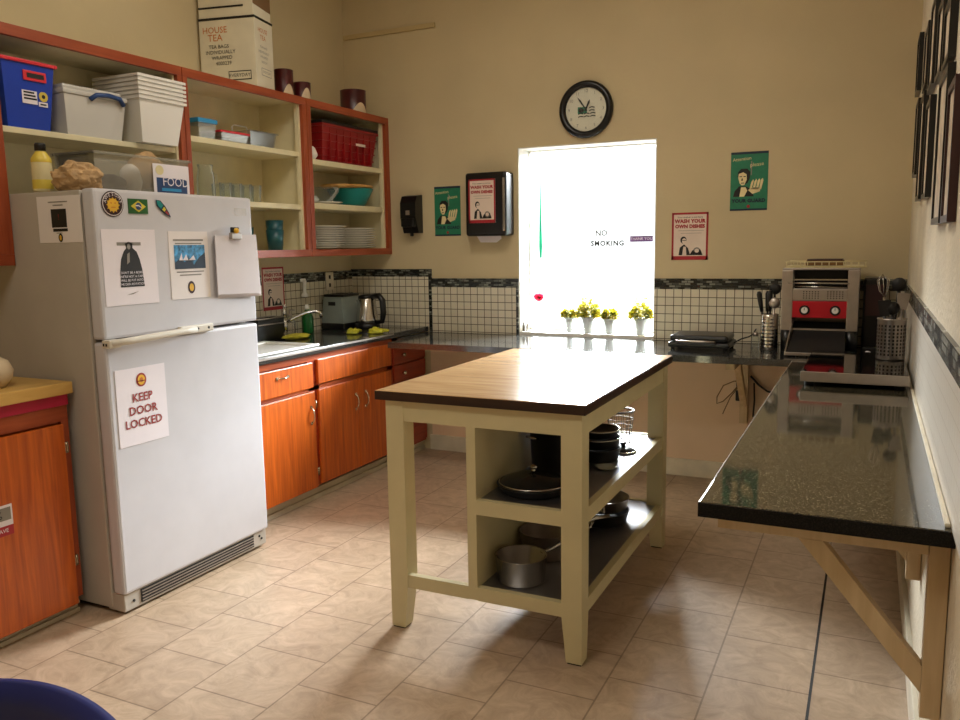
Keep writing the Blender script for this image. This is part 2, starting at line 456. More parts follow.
# backsplash tiles and mosaic strips
struct('trim_3', MB(M_tileB).box((.0, -.008, .86), (.63, 0, 1.205)))
struct('trim_4', MB(M_mosB).box((.0, -.011, 1.205), (.655, 0, 1.257)).box((.632, -.011, .83), (.656, 0, 1.205)))
struct('trim_5', MB(M_tileB).box((.656, -.008, .83), (1.278, 0, 1.137)))
struct('trim_6', MB(M_mosB).box((.656, -.011, 1.137), (1.2965, 0, 1.194)).box((1.28, -.011, .83), (1.2965, 0, 1.137)))
struct('trim_7', MB(M_tileB).box((WX1, -.008, .83), (XR, 0, 1.136)))
struct('trim_8', MB(M_mosB).box((WX1, -.011, 1.136), (XR, 0, 1.198)))
struct('trim_9', MB(M_tileL).box((0, -1.92, .86), (.008, -.008, 1.19)))
struct('trim_10', MB(M_mosL).box((0, -1.92, 1.19), (.011, -.011, 1.25)))
struct('trim_11', MB(M_tileR).box((XR-.008, -4.2, .8306), (XR, -.011, 1.118)))
struct('trim_12', MB(M_mosR).box((XR-.011, -4.2, 1.118), (XR, -.011, 1.18)))
bb = MB(M_trim).box((.62, -.016, 0), (XR, 0, .10), .003).box((.62, -.02, .088), (XR, 0, .105), .003)
struct('baseboard_back', bb)
M_lower = plain('peach_lower_wall', '#ecd0b0', .7, var=.03, scale=2)  # lower back wall, paler and pinker than the wall above
struct('trim_14', MB(M_lower).box((.632, -.003, .104), (XR, 0, .794)))
struct('baseboard_right', MB(M_trim).box((XR-.016, -4.2, 0), (XR, -.016, .11), .003))
struct('trim_13', MB(M_seam).box((3.238, -3.6, 0), (3.246, -1.18, .0012)))     # dark seam in the vinyl

# ------------------------------------------------------------------ upper cabinets
UX, UZ0, UZ1 = .346, 1.36, 2.275
def upper(name, label, y0, y1, s0, s1, shelves, bottom=True, inner_bottom=1.40, left=True):
    t = thing(name, label, 'shelf cabinet', (0.17, (y0+y1)/2, UZ0))
    c = MB(M_inside)
    yi0, yi1 = y0 + s0*.5, y1 - s1*.5
    c.box((.001, y0, UZ0), (.014, y1, UZ1-.01))
    if left: c.box((.014, y0, UZ0), (UX-.022, y0+.02, UZ1-.01))
    c.box((.014, y1-.02, UZ0), (UX-.022, y1, UZ1-.01))
    c.box((.014, y0+.02, UZ1-.028), (UX-.022, y1-.02, UZ1-.0004))
    if bottom: c.box((.014, y0+.02, UZ0+.012), (UX-.022, y1-.02, inner_bottom))
    # face-frame returns seen beside the shelves
    if left: c.box((UX-.05, y0+.02, UZ0+.012), (UX-.022, y0+s0+.012, UZ1-.03))
    c.box((UX-.05, y1-s1-.012, UZ0+.012), (UX-.022, y1-.02, UZ1-.03))
    c.build('carcass', t)
    f = MB(M_frame)
    f.box((UX-.022, y0, 2.232), (UX, y1, UZ1), .002)
    if bottom: f.box((UX-.022, y0, UZ0), (UX, y1, 1.402), .002)
    f.use(M_frameV)
    zlow = UZ0 if not bottom else 1.402
    if left: f.box((UX-.022, y0, zlow), (UX, y0+s0, 2.232), .002)
    f.box((UX-.022, y1-s1, zlow), (UX, y1, 2.232), .002)
    f.build('face_frame', t)
    for z0, z1 in shelves:
        MB(M_inside).box((.014, y0+(.02 if left else .001), z0), (UX-.03, y1-.02, z1), .003).build('shelf', t)
    return t
upper('upper_cabinet', 'cream wall cabinet cut off by the left edge of the photo', -3.76, -2.786, .05, .075, [(1.66,1.69)])
upper('upper_cabinet', 'open wall shelf bay above the refrigerator holding bins, with orange wood frame', -2.785, -1.857, .0, .03, [(1.872,1.896)], bottom=False, left=False)
upper('upper_cabinet', 'open cream wall cabinet with drinking glasses on its middle shelf', -1.853, -.904, .03, .037, [(1.938,1.966),(1.635,1.664)])
upper('upper_cabinet', 'open cream wall cabinet in the corner with stacked plates and a red crate', -.90, -.002, .037, .045, [(1.906,1.938),(1.645,1.68)])

# ------------------------------------------------------------------ base cabinets along the left wall
def pull(mb, x, y, z, vertical=False, L=.09):
    """arched bar pull standing off a face at x (facing +X)"""
    pts = []
    for i in range(9):
        a = i/8; u = (a-.5)*L; h = .022*math.sin(PI*a)**.6
        pts.append((x+h, y, z+u) if vertical else (x+h, y+u, z))
    mb.tube(pts, .004, 8)
    for e in (-.5, .5):
        p = (x, y, z+e*L) if vertical else (x, y+e*L, z)
        mb.cyl(p, (x+.004, p[1], p[2]), .009, seg=10)
def hinge(mb, x, y, z):
    mb.box((x, y-.008, z-.022), (x+.006, y+.008, z+.022), .002).cyl((x+.006, y, z-.02), (x+.006, y, z+.02), .004, seg=8)

t = thing('sink_cabinet', 'orange wood base cabinet under the sink with drawer, doors and arched pulls', 'base cabinet', (.3, -1.2, 0))
MB(M_shadedred).box((.002, -1.93, .10), (.578, -.455, .83)).build('carcass', t)
ff = MB(M_orange_edge)
ff.box((.578, -1.93, .795), (.60, -.455, .832)); ff.box((.578, -1.93, .63), (.60, -.455, .655)); ff.box((.578, -1.93, .085), (.60, -.455, .11))
ff.use(M_shadedred)  # stiles darkened to stand for the shadow between the fronts
for a, b in ((-1.93,-1.87), (-1.33,-1.235), (-.52,-.455)): ff.box((.578, a, .11), (.60, b, .795))
ff.build('face_frame', t)
d = MB(M_orange).box((.60, -1.885, .65), (.618, -1.305, .79), .004).build('drawer', t)
mb = MB(M_brass); pull(mb, .618, -1.565, .745); mb.build('handle', d)
MB(M_orange).box((.60, -1.258, .662), (.618, -.497, .80), .004).build('false_front', t)
d = MB(M_orange).box((.60, -1.885, .085), (.618, -1.298, .628), .004).build('door', t)
mb = MB(M_brass); pull(mb, .618, -1.335, .50, True); mb.build('handle', d)
mb = MB(M_brass); hinge(mb, .60, -1.285, .17); mb.build('hinge', d)
d = MB(M_orange).box((.60, -1.258, .095), (.618, -.880, .632), .004).build('door', t)
mb = MB(M_brass); pull(mb, .618, -.905, .50, True); mb.build('handle', d)
for hz_ in (.55, .17): mb = MB(M_brass); hinge(mb, .60, -1.272, hz_); mb.build('hinge', d)
d = MB(M_orange).box((.60, -.874, .095), (.618, -.497, .632), .004).build('door', t)
mb = MB(M_brass); pull(mb, .618, -.80, .50, True); mb.build('handle', d)
def kick(t, y0, y1):
    MB(M_kick).box((.50, y0, 0), (.562, y1, .062)).box((.562, y0, 0), (.575, y1, .028), .003).box((.562, y0, .05), (.578, y1, .066), .002).build('kick_board', t)
kick(t, -1.93, -.456)

t = thing('drawer_unit', 'wood drawer unit in the corner, coloured dark red for the shade under the low end of the counter', 'drawer unit', (.3, -.22, 0))
MB(M_shadedred).box((.002, -.451, .066), (.585, -.012, .785)).build('carcass', t)  # dark red carries the shade under the low counter
kick(t, -.452, -.018)
for z0, z1 in ((.655,.765), (.535,.645), (.30,.525), (.085,.29)):
    d = MB(M_shadedred).box((.585, -.44, z0), (.602, -.025, z1), .004).build('drawer', t)
    mb = MB(M_brass)
    mb.cyl((.602, -.335, (z0+z1)/2), (.615, -.335, (z0+z1)/2), .006, seg=10).ball((.62, -.335, (z0+z1)/2), .013, 12); mb.build('knob', d)

t = thing('countertop', 'dark granite-look sink countertop along the left wall', 'countertop', (.31, -.96, .832))
MB(M_granite).box((.012, -1.935, .832), (.625, -.012, .866), .004).build('slab', t)
MB(M_steelm).box((.6255, -1.935, .853), (.628, -.47, .864)).build('edge_strip', t)  # steel strip added to stand for the bright reflection along the edge

# lower counters
t = thing('countertop', 'dark glossy counter running under the window on the back wall', 'countertop', (2.09, -.34, .795))
MB(M_granite).prism([(.632,-.44),(.70,-.46),(.70,-.663),(3.522,-.663),(3.522,-.012),(.632,-.012)], 2, .795, .8303).build('slab', t)
t = thing('countertop', 'speckled granite counter projecting along the right wall towards the viewer', 'countertop', (3.27, -1.87, .795))
MB(M_graniteR).box((3.027, -3.0800, .797), (3.530, -.667, .8303), .003).build('slab', t)
MB(M_gedge).box((3.0255, -3.0825, .796), (3.530, -3.0802, .829), .001).build('front_edge', t)
MB(M_steelm).box((3.0245, -3.072, .820), (3.0268, -.68, .829)).build('edge_strip', t)
MB(M_trim).box((3.511, -3.06, .8305), (3.5215, -.68, .840), .003).build('caulk_bead', t)

def wall_bracket(label, y):
    t = thing('shelf_bracket', label, 'bracket', (3.4, y, .4), 'wooden brackets under the right counter')
    MB(M_woodtan).box((3.490, y-.02, .39), (3.529, y+.02, .796), .002).build('post', t)
    MB(M_woodtan).box((3.06, y-.02, .755), (3.489, y+.02, .796), .002).build('arm', t)
    MB(M_woodtan).prism([(3.235,.754),(3.285,.754),(3.4895,.505),(3.4895,.445)], 1, y-.018, y+.018).build('brace', t)
    return t
wall_bracket('nearest tan wooden triangular bracket holding up the front end of the right counter', -3.0)
wall_bracket('second tan wooden bracket farther back under the right counter', -2.2)
t = thing('shelf_bracket', 'tan wooden bracket on the back wall under the counter, beside dangling cables', 'bracket', (2.72, -.2, .38))
MB(M_woodtan).box((2.70, -.045, .36), (2.745, -.018, .794), .002).build('post', t)
MB(M_woodtan).box((2.70, -.60, .755), (2.745, -.046, .794), .002).build('arm', t)
MB(M_woodtan).prism([(-.0455,.46),(-.0455,.52),(-.30,.754),(-.36,.754)], 0, 2.705, 2.74).build('brace', t)

# foreground base cabinet left of the refrigerator
t = thing('base_cabinet', 'orange base cabinet with yellow wood top, left of the refrigerator', 'base cabinet', (.3, -3.3, 0))
MB(M_orange_edge).box((.002, -3.76, .07), (.588, -2.815, .832)).build('carcass', t)
MB(M_cabtop).box((.002, -3.78, .876), (.63, -2.80, .922), .005).build('worktop', t)
MB(M_magenta).box((.05, -3.76, .833), (.612, -2.812, .875), .002).build('edge_strip', t)
ff = MB(M_frame).box((.588, -3.76, .772), (.606, -2.815, .832)); ff.use(M_frameV).box((.588, -2.845, .09), (.606, -2.815, .772)); ff.box((.588, -3.76, .07), (.606, -2.815, .09)); ff.build('face_frame', t)
d = MB(M_orange).box((.606, -3.70, .05), (.624, -2.848, .765), .004).build('door', t)
for hz_ in (.67, .22): mb = MB(M_brass); hinge(mb, .606, -2.834, hz_); mb.build('hinge', d)
MB(M_kick).box((.50, -3.76, 0), (.575, -2.82, .05)).box((.575, -3.76, .034), (.59, -2.82, .048), .002).box((.575, -3.76, 0), (.588, -2.82, .018), .002).build('kick_board', t)
s = Sheet((.6245, -3.125, .47), LEFTW, M_paper, .085, .11)
s.rect(-.042, -.055, .042, -.02, M_redp).rect(-.036, .0, .036, .046, M_grey).text('%', -.01, .02, .04, M_ink, 2).text('SAVE', 0, -.037, .02, M_paper, 2)
s.done('sticker', 'small white, grey and red sticker on the orange cabinet door at left edge', 'sticker')
mb = MB(M_crock)
mb.lathe([(0,0),(.07,.0),(.095,.03),(.10,.06),(.085,.095),(.05,.115),(.03,.118),(.028,.13),(0,.132)], (.455, -3.03, .9225), 24)
tag(mb.build('bread_bun'), 'pale round cream bundle on the yellow wood top at the left edge', 'food')

# ------------------------------------------------------------------ refrigerator
FX, FY0, FY1, FZ = .803, -2.785, -1.946, 1.638
t = thing('refrigerator', 'white top-freezer refrigerator covered in notices and magnets', 'refrigerator', (.43, (FY0+FY1)/2, 0))
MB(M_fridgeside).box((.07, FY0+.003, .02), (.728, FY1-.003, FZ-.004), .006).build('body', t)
MB(M_gasket).box((.728, FY0+.012, .09), (.742, FY1-.012, FZ-.016)).build('gasket', t)
d = MB(M_fridge).box((.742, FY0, 1.082), (FX, FY1, FZ), .012).build('freezer_door', t)
s = Sheet((FX, -2.02, 1.574), LEFTW, None, 0, 0, 0); s.rect(-.038, -.016, .038, .016, M_steelm, 1).text('FRIDGE', 0, 0, .018, M_paper, 2)
s.mb.v = s.mb.v[:4]; s.mb.f = s.mb.f[:1]; s.mb.mi = s.mb.mi[:1]; s.mb.sm = s.mb.sm[:1]
s.mb.build('badge', d)
h = MB(M_handle)
h.tube([(FX+.002, -2.772, 1.058+.012), (FX+.028, -2.77, 1.07), (FX+.036, -2.70, 1.073), (FX+.036, -2.42, 1.082), (FX+.03, -2.36, 1.082)], .0135, 10)
h.box((FX-.012, -2.788, 1.052), (FX+.03, -2.735, 1.082), .004)
h.box((FX, -2.43, 1.066), (FX+.02, -2.245, 1.099), .006)
h.use(M_ink); h.cyl((FX+.02, -2.335, 1.083), (FX+.0215, -2.335, 1.083), .005, seg=8).cyl((FX+.02, -2.275, 1.083), (FX+.0215, -2.275, 1.083), .006, seg=8)
h.box((FX-.006, -2.789, 1.06), (FX+.002, -2.7875, 1.07)).box((FX+.008, -2.789, 1.06), (FX+.016, -2.7875, 1.07))
h.build('handle', d)
MB(M_fridge).box((.742, FY0, .085), (FX, FY1, 1.072), .012).build('refrigerator_door', t)
g = MB(M_fridgeside)
g.box((.70, FY0+.006, .012), (FX-.012, FY1-.006, .084), .004)
g.use(M_ink); g.box((FX-.012, -2.70, .022), (FX-.009, -2.04, .078), .002)
g.use(M_steelm)
for k in range(4): g.box((FX-.009, -2.695, .030+.0125*k), (FX-.005, -2.045, .0335+.0125*k))
g.use(M_ink); g.cyl((FX-.012, -2.735, .045), (FX-.009, -2.735, .045), .006, seg=8).cyl((FX-.012, -1.985, .045), (FX-.009, -1.985, .045), .006, seg=8).cyl((FX-.012, -2.0, .06), (FX-.009, -2.0, .06), .006, seg=8)
g.build('kick_grille', t)
MB(M_blackm).box((.12, FY0+.03, 0), (.74, FY1-.03, .02)).build('foot_rail', t)

FN = FX + .0006
# notice with a cloaked man in black and white lettering
s = Sheet((FN, -2.64, 1.348), LEFTW, M_paper, .25, .285)
s.rect(-.06, .082, .052, .094, M_grey)
s.poly([(-.052,-.012),(-.045,.03),(-.03,.06),(-.018,.072),(-.022,.088),(-.006,.096),(.012,.09),(.012,.072),(.03,.058),(.042,.03),(.052,-.012)], M_ink)
s.disc(-.006, .078, .008, .011, M_grey, 2); s.poly([(-.016,.05),(-.004,.056),(-.006,.02),(-.02,.01)], M_grey, 2)
s.poly([(-.055,-.075),(.058,-.075),(.052,-.012),(-.052,-.012)], M_ink)
for k, tx in enumerate(('DON\'T BE A BORE', 'WE\'RE NOT A CAFE', 'WILL BE PUT INTO', 'THE DISH ROTATION')): s.text(tx, 0, -.021-.0145*k, .0125, M_paper, 2)
s.poly([(-.03,-.105),(.0,-.098),(.03,-.092),(.0,-.103)], M_grey)
s.done('notice', 'white notice with black cloaked figure and white lettering, left of two on the freezer door', 'notice', )
# notice with blue photo
s = Sheet((FN, -2.34, 1.348), LEFTW, M_paper2, .215, .275)
s.rect(-.085, .098, .08, .106, M_grey).rect(-.075, .086, .07, .091, M_grey)
s.rect(-.083, -.015, .086, .082, M_blueink)
s.poly([(-.083,-.015),(-.083,.01),(-.05,.03),(-.03,.012),(.0,.028),(.02,.0),(.05,.03),(.086,.05),(.086,-.015)], M_navyink, 2)
s.poly([(-.06,.02),(-.045,.05),(-.04,.02),(-.02,.045),(-.01,.018),(.02,.04),(.03,.02)], M_paper, 3)
s.rect(-.075, -.03, .075, -.025, M_grey).rect(-.06, -.043, .06, -.038, M_grey)
s.disc(.0, -.092, .02, .026, M_maroon).disc(.0, -.092, .012, .016, M_sun, 2)
s.done('notice', 'notice with a blue photograph and a small round emblem on the freezer door', 'notice')
# bundle of hanging papers with clip
t = thing('paper_bundle', 'bundle of plastic-covered papers hanging from a magnet clip on the freezer door', 'papers', (FX+.01, -2.07, 1.2))
b = MB(M_sleeve)
for k in range(5):
    o = .0012 + k*.0045; y0 = -2.192 - .004*k; y1 = -1.935 - .006*k
    b.hexa([(FX+o, y0, 1.2+.004*k), (FX+o+.02-.003*k, y1, 1.197+.003*k), (FX+o+.022-.003*k, y1, 1.1985+.003*k), (FX+o+.002, y0, 1.2015+.004*k),
            (FX+o, y0, 1.468), (FX+o+.006, y1, 1.474), (FX+o+.008, y1, 1.474), (FX+o+.002, y0, 1.468)])
b.build('sheets', t)
c = MB(M_steelm).box((FX+.022, -2.125, 1.452), (FX+.040, -2.062, 1.482), .004); c.use(M_blackm).box((FX+.024, -2.118, 1.478), (FX+.036, -2.072, 1.505), .004)
c.use(M_sun).ball((FX+.042, -2.098, 1.49), .012, 10); c.build('clip', t)
# round sun badge
s = Sheet((FN, -2.704, 1.583), LEFTW, None, 0, 0, .002)
s.disc(0,0,.05,.048,M_maroon,-1).disc(0,0,.049,.047,M_maroon,0).disc(0,0,.046,.044,M_paper2,1).disc(0,0,.043,.041,M_maroon,2)
for k, ch in enumerate('AWESOME'):
    a = PI*.92 - k*PI*.84/6; s.text(ch, .036*math.cos(a), .034*math.sin(a), .017, M_paper, 4, 1, a-PI/2)
s.disc(0,-.004,.025,.024,M_sun,3)
for k in range(12):
    a = 2*PI*k/12; s.poly([(.024*math.cos(a-.16), -.004+.023*math.sin(a-.16)), (.031*math.cos(a), -.004+.03*math.sin(a)), (.024*math.cos(a+.16), -.004+.023*math.sin(a+.16))], M_sun, 3)
s.disc(-.009,.003,.003,.003,M_orangeink,4).disc(.009,.003,.003,.003,M_orangeink,4).rect(-.01,-.014,.01,-.011,M_orangeink,4)
s.done('magnet', 'round magnet with smiling yellow sun and white lettering on a dark ring', 'magnet')
s = Sheet((FN, -2.587, 1.578), LEFTW, M_brazil, .092, .056, .003)
s.poly([(-.036,0),(0,-.022),(.036,0),(0,.022)], M_flagy, 1).disc(0,0,.014,.014,M_flagb,2).poly([(-.014,.004),(.0,.005),(.013,-.003),(.013,-.006),(0,.001),(-.014,.0)], M_paper, 3)
s.done('magnet', 'rectangular magnet of a green flag with yellow diamond and blue disc', 'magnet')
s = Sheet((FN, -2.465, 1.574), LEFTW, None, 0, 0, .004, tilt=-.75)
s.poly([(-.048,0),(-.03,.014),(.0,.014),(.03,.008),(.05,0),(.03,-.008),(0,-.014),(-.03,-.014)], M_navyink, -2).poly([(-.048,0),(-.03,.014),(.0,.014),(.03,.008),(.05,0),(.03,-.008),(0,-.014),(-.03,-.014)], M_navyink, 0)
s.poly([(-.044,0),(-.03,.01),(-.008,.01),(-.008,-.01),(-.03,-.01)], M_teal, 1).poly([(-.002,.008),(.012,.007),(.012,-.007),(-.002,-.008)], M_flagy, 1).poly([(.016,.006),(.036,.002),(.036,-.002),(.016,-.006)], M_redp, 1)
s.done('magnet', 'slim slanted dark teal magnet right of the flag magnet', 'magnet')
# KEEP DOOR LOCKED
s = Sheet((FN, -2.633, .812), LEFTW, M_paper, .24, .30)
s.disc(.0, .10, .025, .027, M_redink).disc(.0, .10, .018, .02, M_sun, 2).disc(0,.10,.008,.01,M_orangeink,3).rect(-.02,.094,.02,.098,M_redink,3)
s.text('KEEP', 0, .032, .046, M_redink, 2, 1, 0, .0008).text('DOOR', 0, -.018, .046, M_redink, 2, 1, 0, .0008).text('LOCKED', 0, -.068, .046, M_redink, 2, 1, 0, .0008)
s.done('notice', 'KEEP DOOR LOCKED notice in red letters on the refrigerator door', 'notice')
s = Sheet((.614, FY0-.0002+.003, 1.53), BACK, M_paper2, .236, .172)
s.rect(-.055, .062, .05, .066, M_grey).rect(-.03, .05, .025, .054, M_grey).rect(-.043, -.03, .04, .038, M_ink).text('!', -.002, .008, .03, M_redink, 2).rect(-.038, -.045, .042, -.034, M_ink).disc(0,-.068,.012,.016,M_ink).disc(0,-.068,.006,.01,M_sun,2).rect(-.02,-.052,.012,-.049,M_grey)
s.done('notice', 'small pale notice with black square on the side of the refrigerator', 'notice')

# on top of the refrigerator
t = thing('sauce_bottle', 'yellow squeeze bottle with black cap on top of the refrigerator', 'bottle', (.44, -2.715, 1.6385))
MB(M_palelabel).lathe([(0,0),(.034,0),(.037,.01),(.037,.10),(.035,.125),(.018,.152),(.015,.16)], (.45,-2.715,1.6385), 24).build('body', t)
MB(M_yellow).lathe([(.0372,.012),(.0376,.014),(.0376,.045),(.0372,.047)], (.45,-2.715,1.6385), 24).build('label_band', t)
MB(M_yellow).lathe([(.0366,.112),(.0372,.118),(.036,.127),(.0186,.154)], (.45,-2.715,1.6385), 24).build('shoulder_band', t)
MB(M_black).lathe([(0,.157),(.020,.157),(.020,.180),(.017,.186),(0,.186)], (.45,-2.715,1.6385), 20).build('cap', t)
# crumpled paper bag
bm = bmesh.new(); bmesh.ops.create_icosphere(bm, subdivisions=4, radius=1)
from mathutils import noise
for v in bm.verts:
    p = v.co.copy(); n = noise.noise(p*2.2)*.22 + abs(noise.noise(p*4.5))*.22 + noise.noise(p*11)*.04
    q = p*(1+n); q.z = max(q.z, -.75)
    v.co = Vector((.612 + q.x*.092, -2.69 + q.y*.075, 1.6385 + (q.z+.75)*.060))
b = MB(M_bag); b.frombm(bm, False)
tag(b.build('paper_bag'), 'crumpled brown paper bag on top of the refrigerator', 'bag')
# clear open bin with food packets
t = thing('storage_bin', 'clear plastic bin with a blue and white FOOD label on top of the refrigerator', 'bin', (.46, -2.36, 1.6385))
b = MB(M_clear)
def open_box(mb, x0, y0, x1, y1, z0, z1, th=.003, dr=.02, rim=0):
    """open-topped tub with draft dr"""
    o0 = [(x0+dr,y0+dr,z0),(x1-dr,y0+dr,z0),(x1-dr,y1-dr,z0),(x0+dr,y1-dr,z0)]; o1 = [(x0,y0,z1),(x1,y0,z1),(x1,y1,z1),(x0,y1,z1)]
    i0 = [(p[0]+(th if p[0] < (x0+x1)/2 else -th), p[1]+(th if p[1] < (y0+y1)/2 else -th), z0+th) for p in o0]
    i1 = [(p[0]+(th if p[0] < (x0+x1)/2 else -th), p[1]+(th if p[1] < (y0+y1)/2 else -th), z1) for p in o1]
    vs = o0+o1+i0+i1
    fs = [(3,2,1,0),(8,9,10,11)]
    for k in range(4):
        j = (k+1)%4
        fs += [(k,j,4+j,4+k),(8+j,8+k,12+k,12+j),(4+k,4+j,12+j,12+k)]
    mb.add(vs, fs)
    if rim:
        e = .008
        mb.box((x0-e,y0-e,z1-rim),(x1+e,y0,z1)); mb.box((x0-e,y1,z1-rim),(x1+e,y1+e,z1)); mb.box((x0-e,y0,z1-rim),(x0,y1,z1)); mb.box((x1,y0,z1-rim),(x1+e,y1,z1))
    return mb
open_box(b, .37, -2.600, .60, -2.105, 1.6385, 1.80, .003, .012, .010); b.build('tub', t)
s = Sheet((.6010, -2.212, 1.712), LEFTW, M_paper, .20, .125, .002)
s.rect(-.085,-.058,.085,.005,M_flagb).text('FOOD', .02, -.012, .052, M_paper, 3).rect(-.06,-.05,.05,-.038,M_bluelid,2).disc(-.066,.036,.022,.02,M_palelabel,2)
s.mb.build('food_label', t)
def packet(label, cat, name, c, sc, mat):
    bm = bmesh.new(); bmesh.ops.create_icosphere(bm, subdivisions=3, radius=1)
    for v in bm.verts:
        p = v.co.copy(); n = noise.noise(p*2+Vector(c)*9)*.2
        v.co = Vector((c[0]+p.x*sc[0]*(1+n), c[1]+p.y*sc[1]*(1+n), c[2]+max(p.z,-.8)*sc[2]*(1+n)))
    b = MB(mat); b.frombm(bm, True); return tag(b.build(name), label, cat)
packet('dark brown packet inside the clear bin on the refrigerator', 'food packet', 'food_packet', (.53,-2.46,1.676), (.05,.06,.045), M_maroon)
packet('orange and white packet heaped at the top of the clear bin', 'food packet', 'food_packet', (.48,-2.23,1.75), (.06,.09,.09), M_bag)
packet('pale crinkled packet in the middle of the clear bin', 'food packet', 'food_packet', (.52,-2.36,1.70), (.05,.04,.072), M_paper2)

# ------------------------------------------------------------------ shelf contents
# bay B
t = thing('storage_bin', 'blue plastic bin with red rim at the left end of the shelf above the refrigerator', 'bin', (.18, -2.615, 1.896))
b = MB(M_blue); z0 = 1.8965
open_box(b, .06, -2.748, .315, -2.522, z0, 2.15, .004, .022); b.build('tub', t)
r = MB(M_redrim)
for bx in (((.052,-2.758,2.146),(.324,-2.744,2.160)), ((.052,-2.524,2.146),(.324,-2.511,2.160)), ((.052,-2.744,2.146),(.064,-2.524,2.160)), ((.311,-2.744,2.146),(.324,-2.524,2.160))): r.box(*bx, .003)
r.build('rim', t)
def bin_x(z): return .315 - .022*(2.15-z)/(2.15-z0)
g = MB(M_redrim); g.box((bin_x(2.10)+.0005,-2.66,2.083),(bin_x(2.10)+.006,-2.56,2.122),.004); g.use(M_ink); g.box((bin_x(2.10)+.006,-2.645,2.094),(bin_x(2.10)+.0075,-2.572,2.112)); g.build('hand_grip', t)
l = MB(M_paper); xx = bin_x(2.0)+.003
l.box((xx,-2.665,1.995),(xx+.001,-2.60,2.05)); l.box((xx,-2.595,1.99),(xx+.001,-2.555,2.008)); l.use(M_yellow); l.cyl((xx,-2.572,2.03),(xx+.0012,-2.572,2.03),.02,seg=14)
l.use(M_ink)
for k in range(3): l.box((xx+.001,-2.658,2.035-.012*k),(xx+.0015,-2.612+.005*k,2.042-.012*k))
l.cyl((xx+.001,-2.572,2.03),(xx+.0018,-2.572,2.03),.008,seg=10); l.box((xx+.001,-2.588,1.996),(xx+.0015,-2.562,2.002)); l.build('stickers', t)

t = thing('storage_box', 'clear lidded storage box with a blue handle beside the blue bin', 'box', (.18, -2.335, 1.896))
b = MB(M_tub); open_box(b, .04, -2.494, .328, -2.186, 1.8965, 2.058, .003, .018); b.build('tub', t)
b = MB(M_tub); b.box((.032,-2.502,2.0585),(.336,-2.178,2.08),.008); b.box((.05,-2.49,2.08),(.318,-2.195,2.10),.01); b.build('lid', t)
h = MB(M_handleb)
h.tube([(.338,-2.375,2.048),(.347,-2.35,2.068),(.350,-2.29,2.074),(.347,-2.23,2.068),(.338,-2.205,2.045)], .010, 8); h.build('handle', t)

# nested frosted tubs: the first, then copies
def frosted_tub(z, label):
    o = MB(M_tubw); open_box(o, .12, -2.164, .392, -1.899, z, z+.197, .002, .028, .012)
    return tag(o.build('plastic_tub'), label, 'tub', 'nested frosted tubs on the shelf above the refrigerator')
tub = frosted_tub(1.8965, 'one of six nested frosted white tubs on the shelf above the refrigerator')
for k in range(1, 6): dup(tub, (0, 0, .019*k))

# bay C
t = thing('food_container', 'small clear container with light blue lid on the upper shelf next to the frosted tubs', 'container', (.22,-1.62,1.966))
b = MB(M_clear); open_box(b, .15,-1.70,.28,-1.575,1.9665,2.045,.002,.008); b.build('tub', t)
MB(M_bluelid).box((.144,-1.706,2.0455),(.286,-1.569,2.068),.004).build('lid', t)
t = thing('food_container', 'clear container with red lid between the blue-lidded container and the clear pitcher', 'container', (.22,-1.43,1.966))
b = MB(M_clear); open_box(b, .15,-1.55,.29,-1.345,1.9665,2.012,.002,.01); b.build('tub', t)
MB(M_redrim).box((.144,-1.556,2.0125),(.296,-1.339,2.024),.003).build('lid', t)
t = thing('plastic_pitcher', 'clear plastic tub with arched handle on the upper shelf right of the red-lidded container', 'pitcher', (.2,-1.21,1.966))
b = MB(M_clear); open_box(b, .13,-1.318,.28,-1.10,1.9665,2.05,.002,.012,.006); b.build('tub', t)
MB(M_tubw).tube([(.15,-1.31,2.045),(.15,-1.315,2.075),(.15,-1.30,2.088),(.15,-1.20,2.088),(.15,-1.19,2.07),(.15,-1.19,2.045)], .004, 6).build('handle', t)
# glasses
def glass_obj(x, y, z, r, h, label):
    b = MB(M_glass); b.lathe([(0,0),(r*.85,0),(r,h),(r-.002,h),(r*.85-.002,.006),(0,.006)], (x,y,z), 20)
    return tag(b.build('drinking_glass'), label, 'glass', 'drinking glasses on the middle shelf')
g0 = glass_obj(.24, -1.49, 1.6645, .034, .095, 'clear drinking glass in the row on the middle cabinet shelf')
for i, (dx, dy) in enumerate(((0,.078),(0,.156),(0,.234),(-.08,.03),(-.08,.108),(-.08,.186),(-.08,.264))): dup(g0, (dx, dy, 0))
b = MB(M_glass); b.lathe([(0,0),(.045,0),(.048,.02),(.044,.12),(.036,.16),(.04,.18),(.037,.18),(.033,.16),(.041,.12),(.044,.02),(0,.008)], (.22,-1.61,1.6645), 24)
b.tube([(.22,-1.568,1.81),(.22,-1.535,1.80),(.22,-1.53,1.75),(.22,-1.562,1.70)], .005, 8)
tag(b.build('glass_jug'), 'tall clear glass jug at the left end of the glasses shelf', 'jug')
def tumbler(x, y, z, r, h, mat, label):
    b = MB(mat); b.lathe([(0,0),(r*.82,0),(r,h),(r-.003,h),(r*.82-.003,.006),(0,.006)], (x,y,z), 24)
    return tag(b.build('cup'), label, 'cup', 'teal cups in the bottom compartment')
for k in range(2):
    tumbler(.25, -1.12, 1.4005+.055*k, .05, .115, M_dkteal, ('lower' if k == 0 else 'upper')+' dark teal cup of the stack just right of the refrigerator top corner')
tumbler(.16, -1.27, 1.4005, .05, .13, M_dkteal, 'dark teal cup standing behind the stacked teal cups')

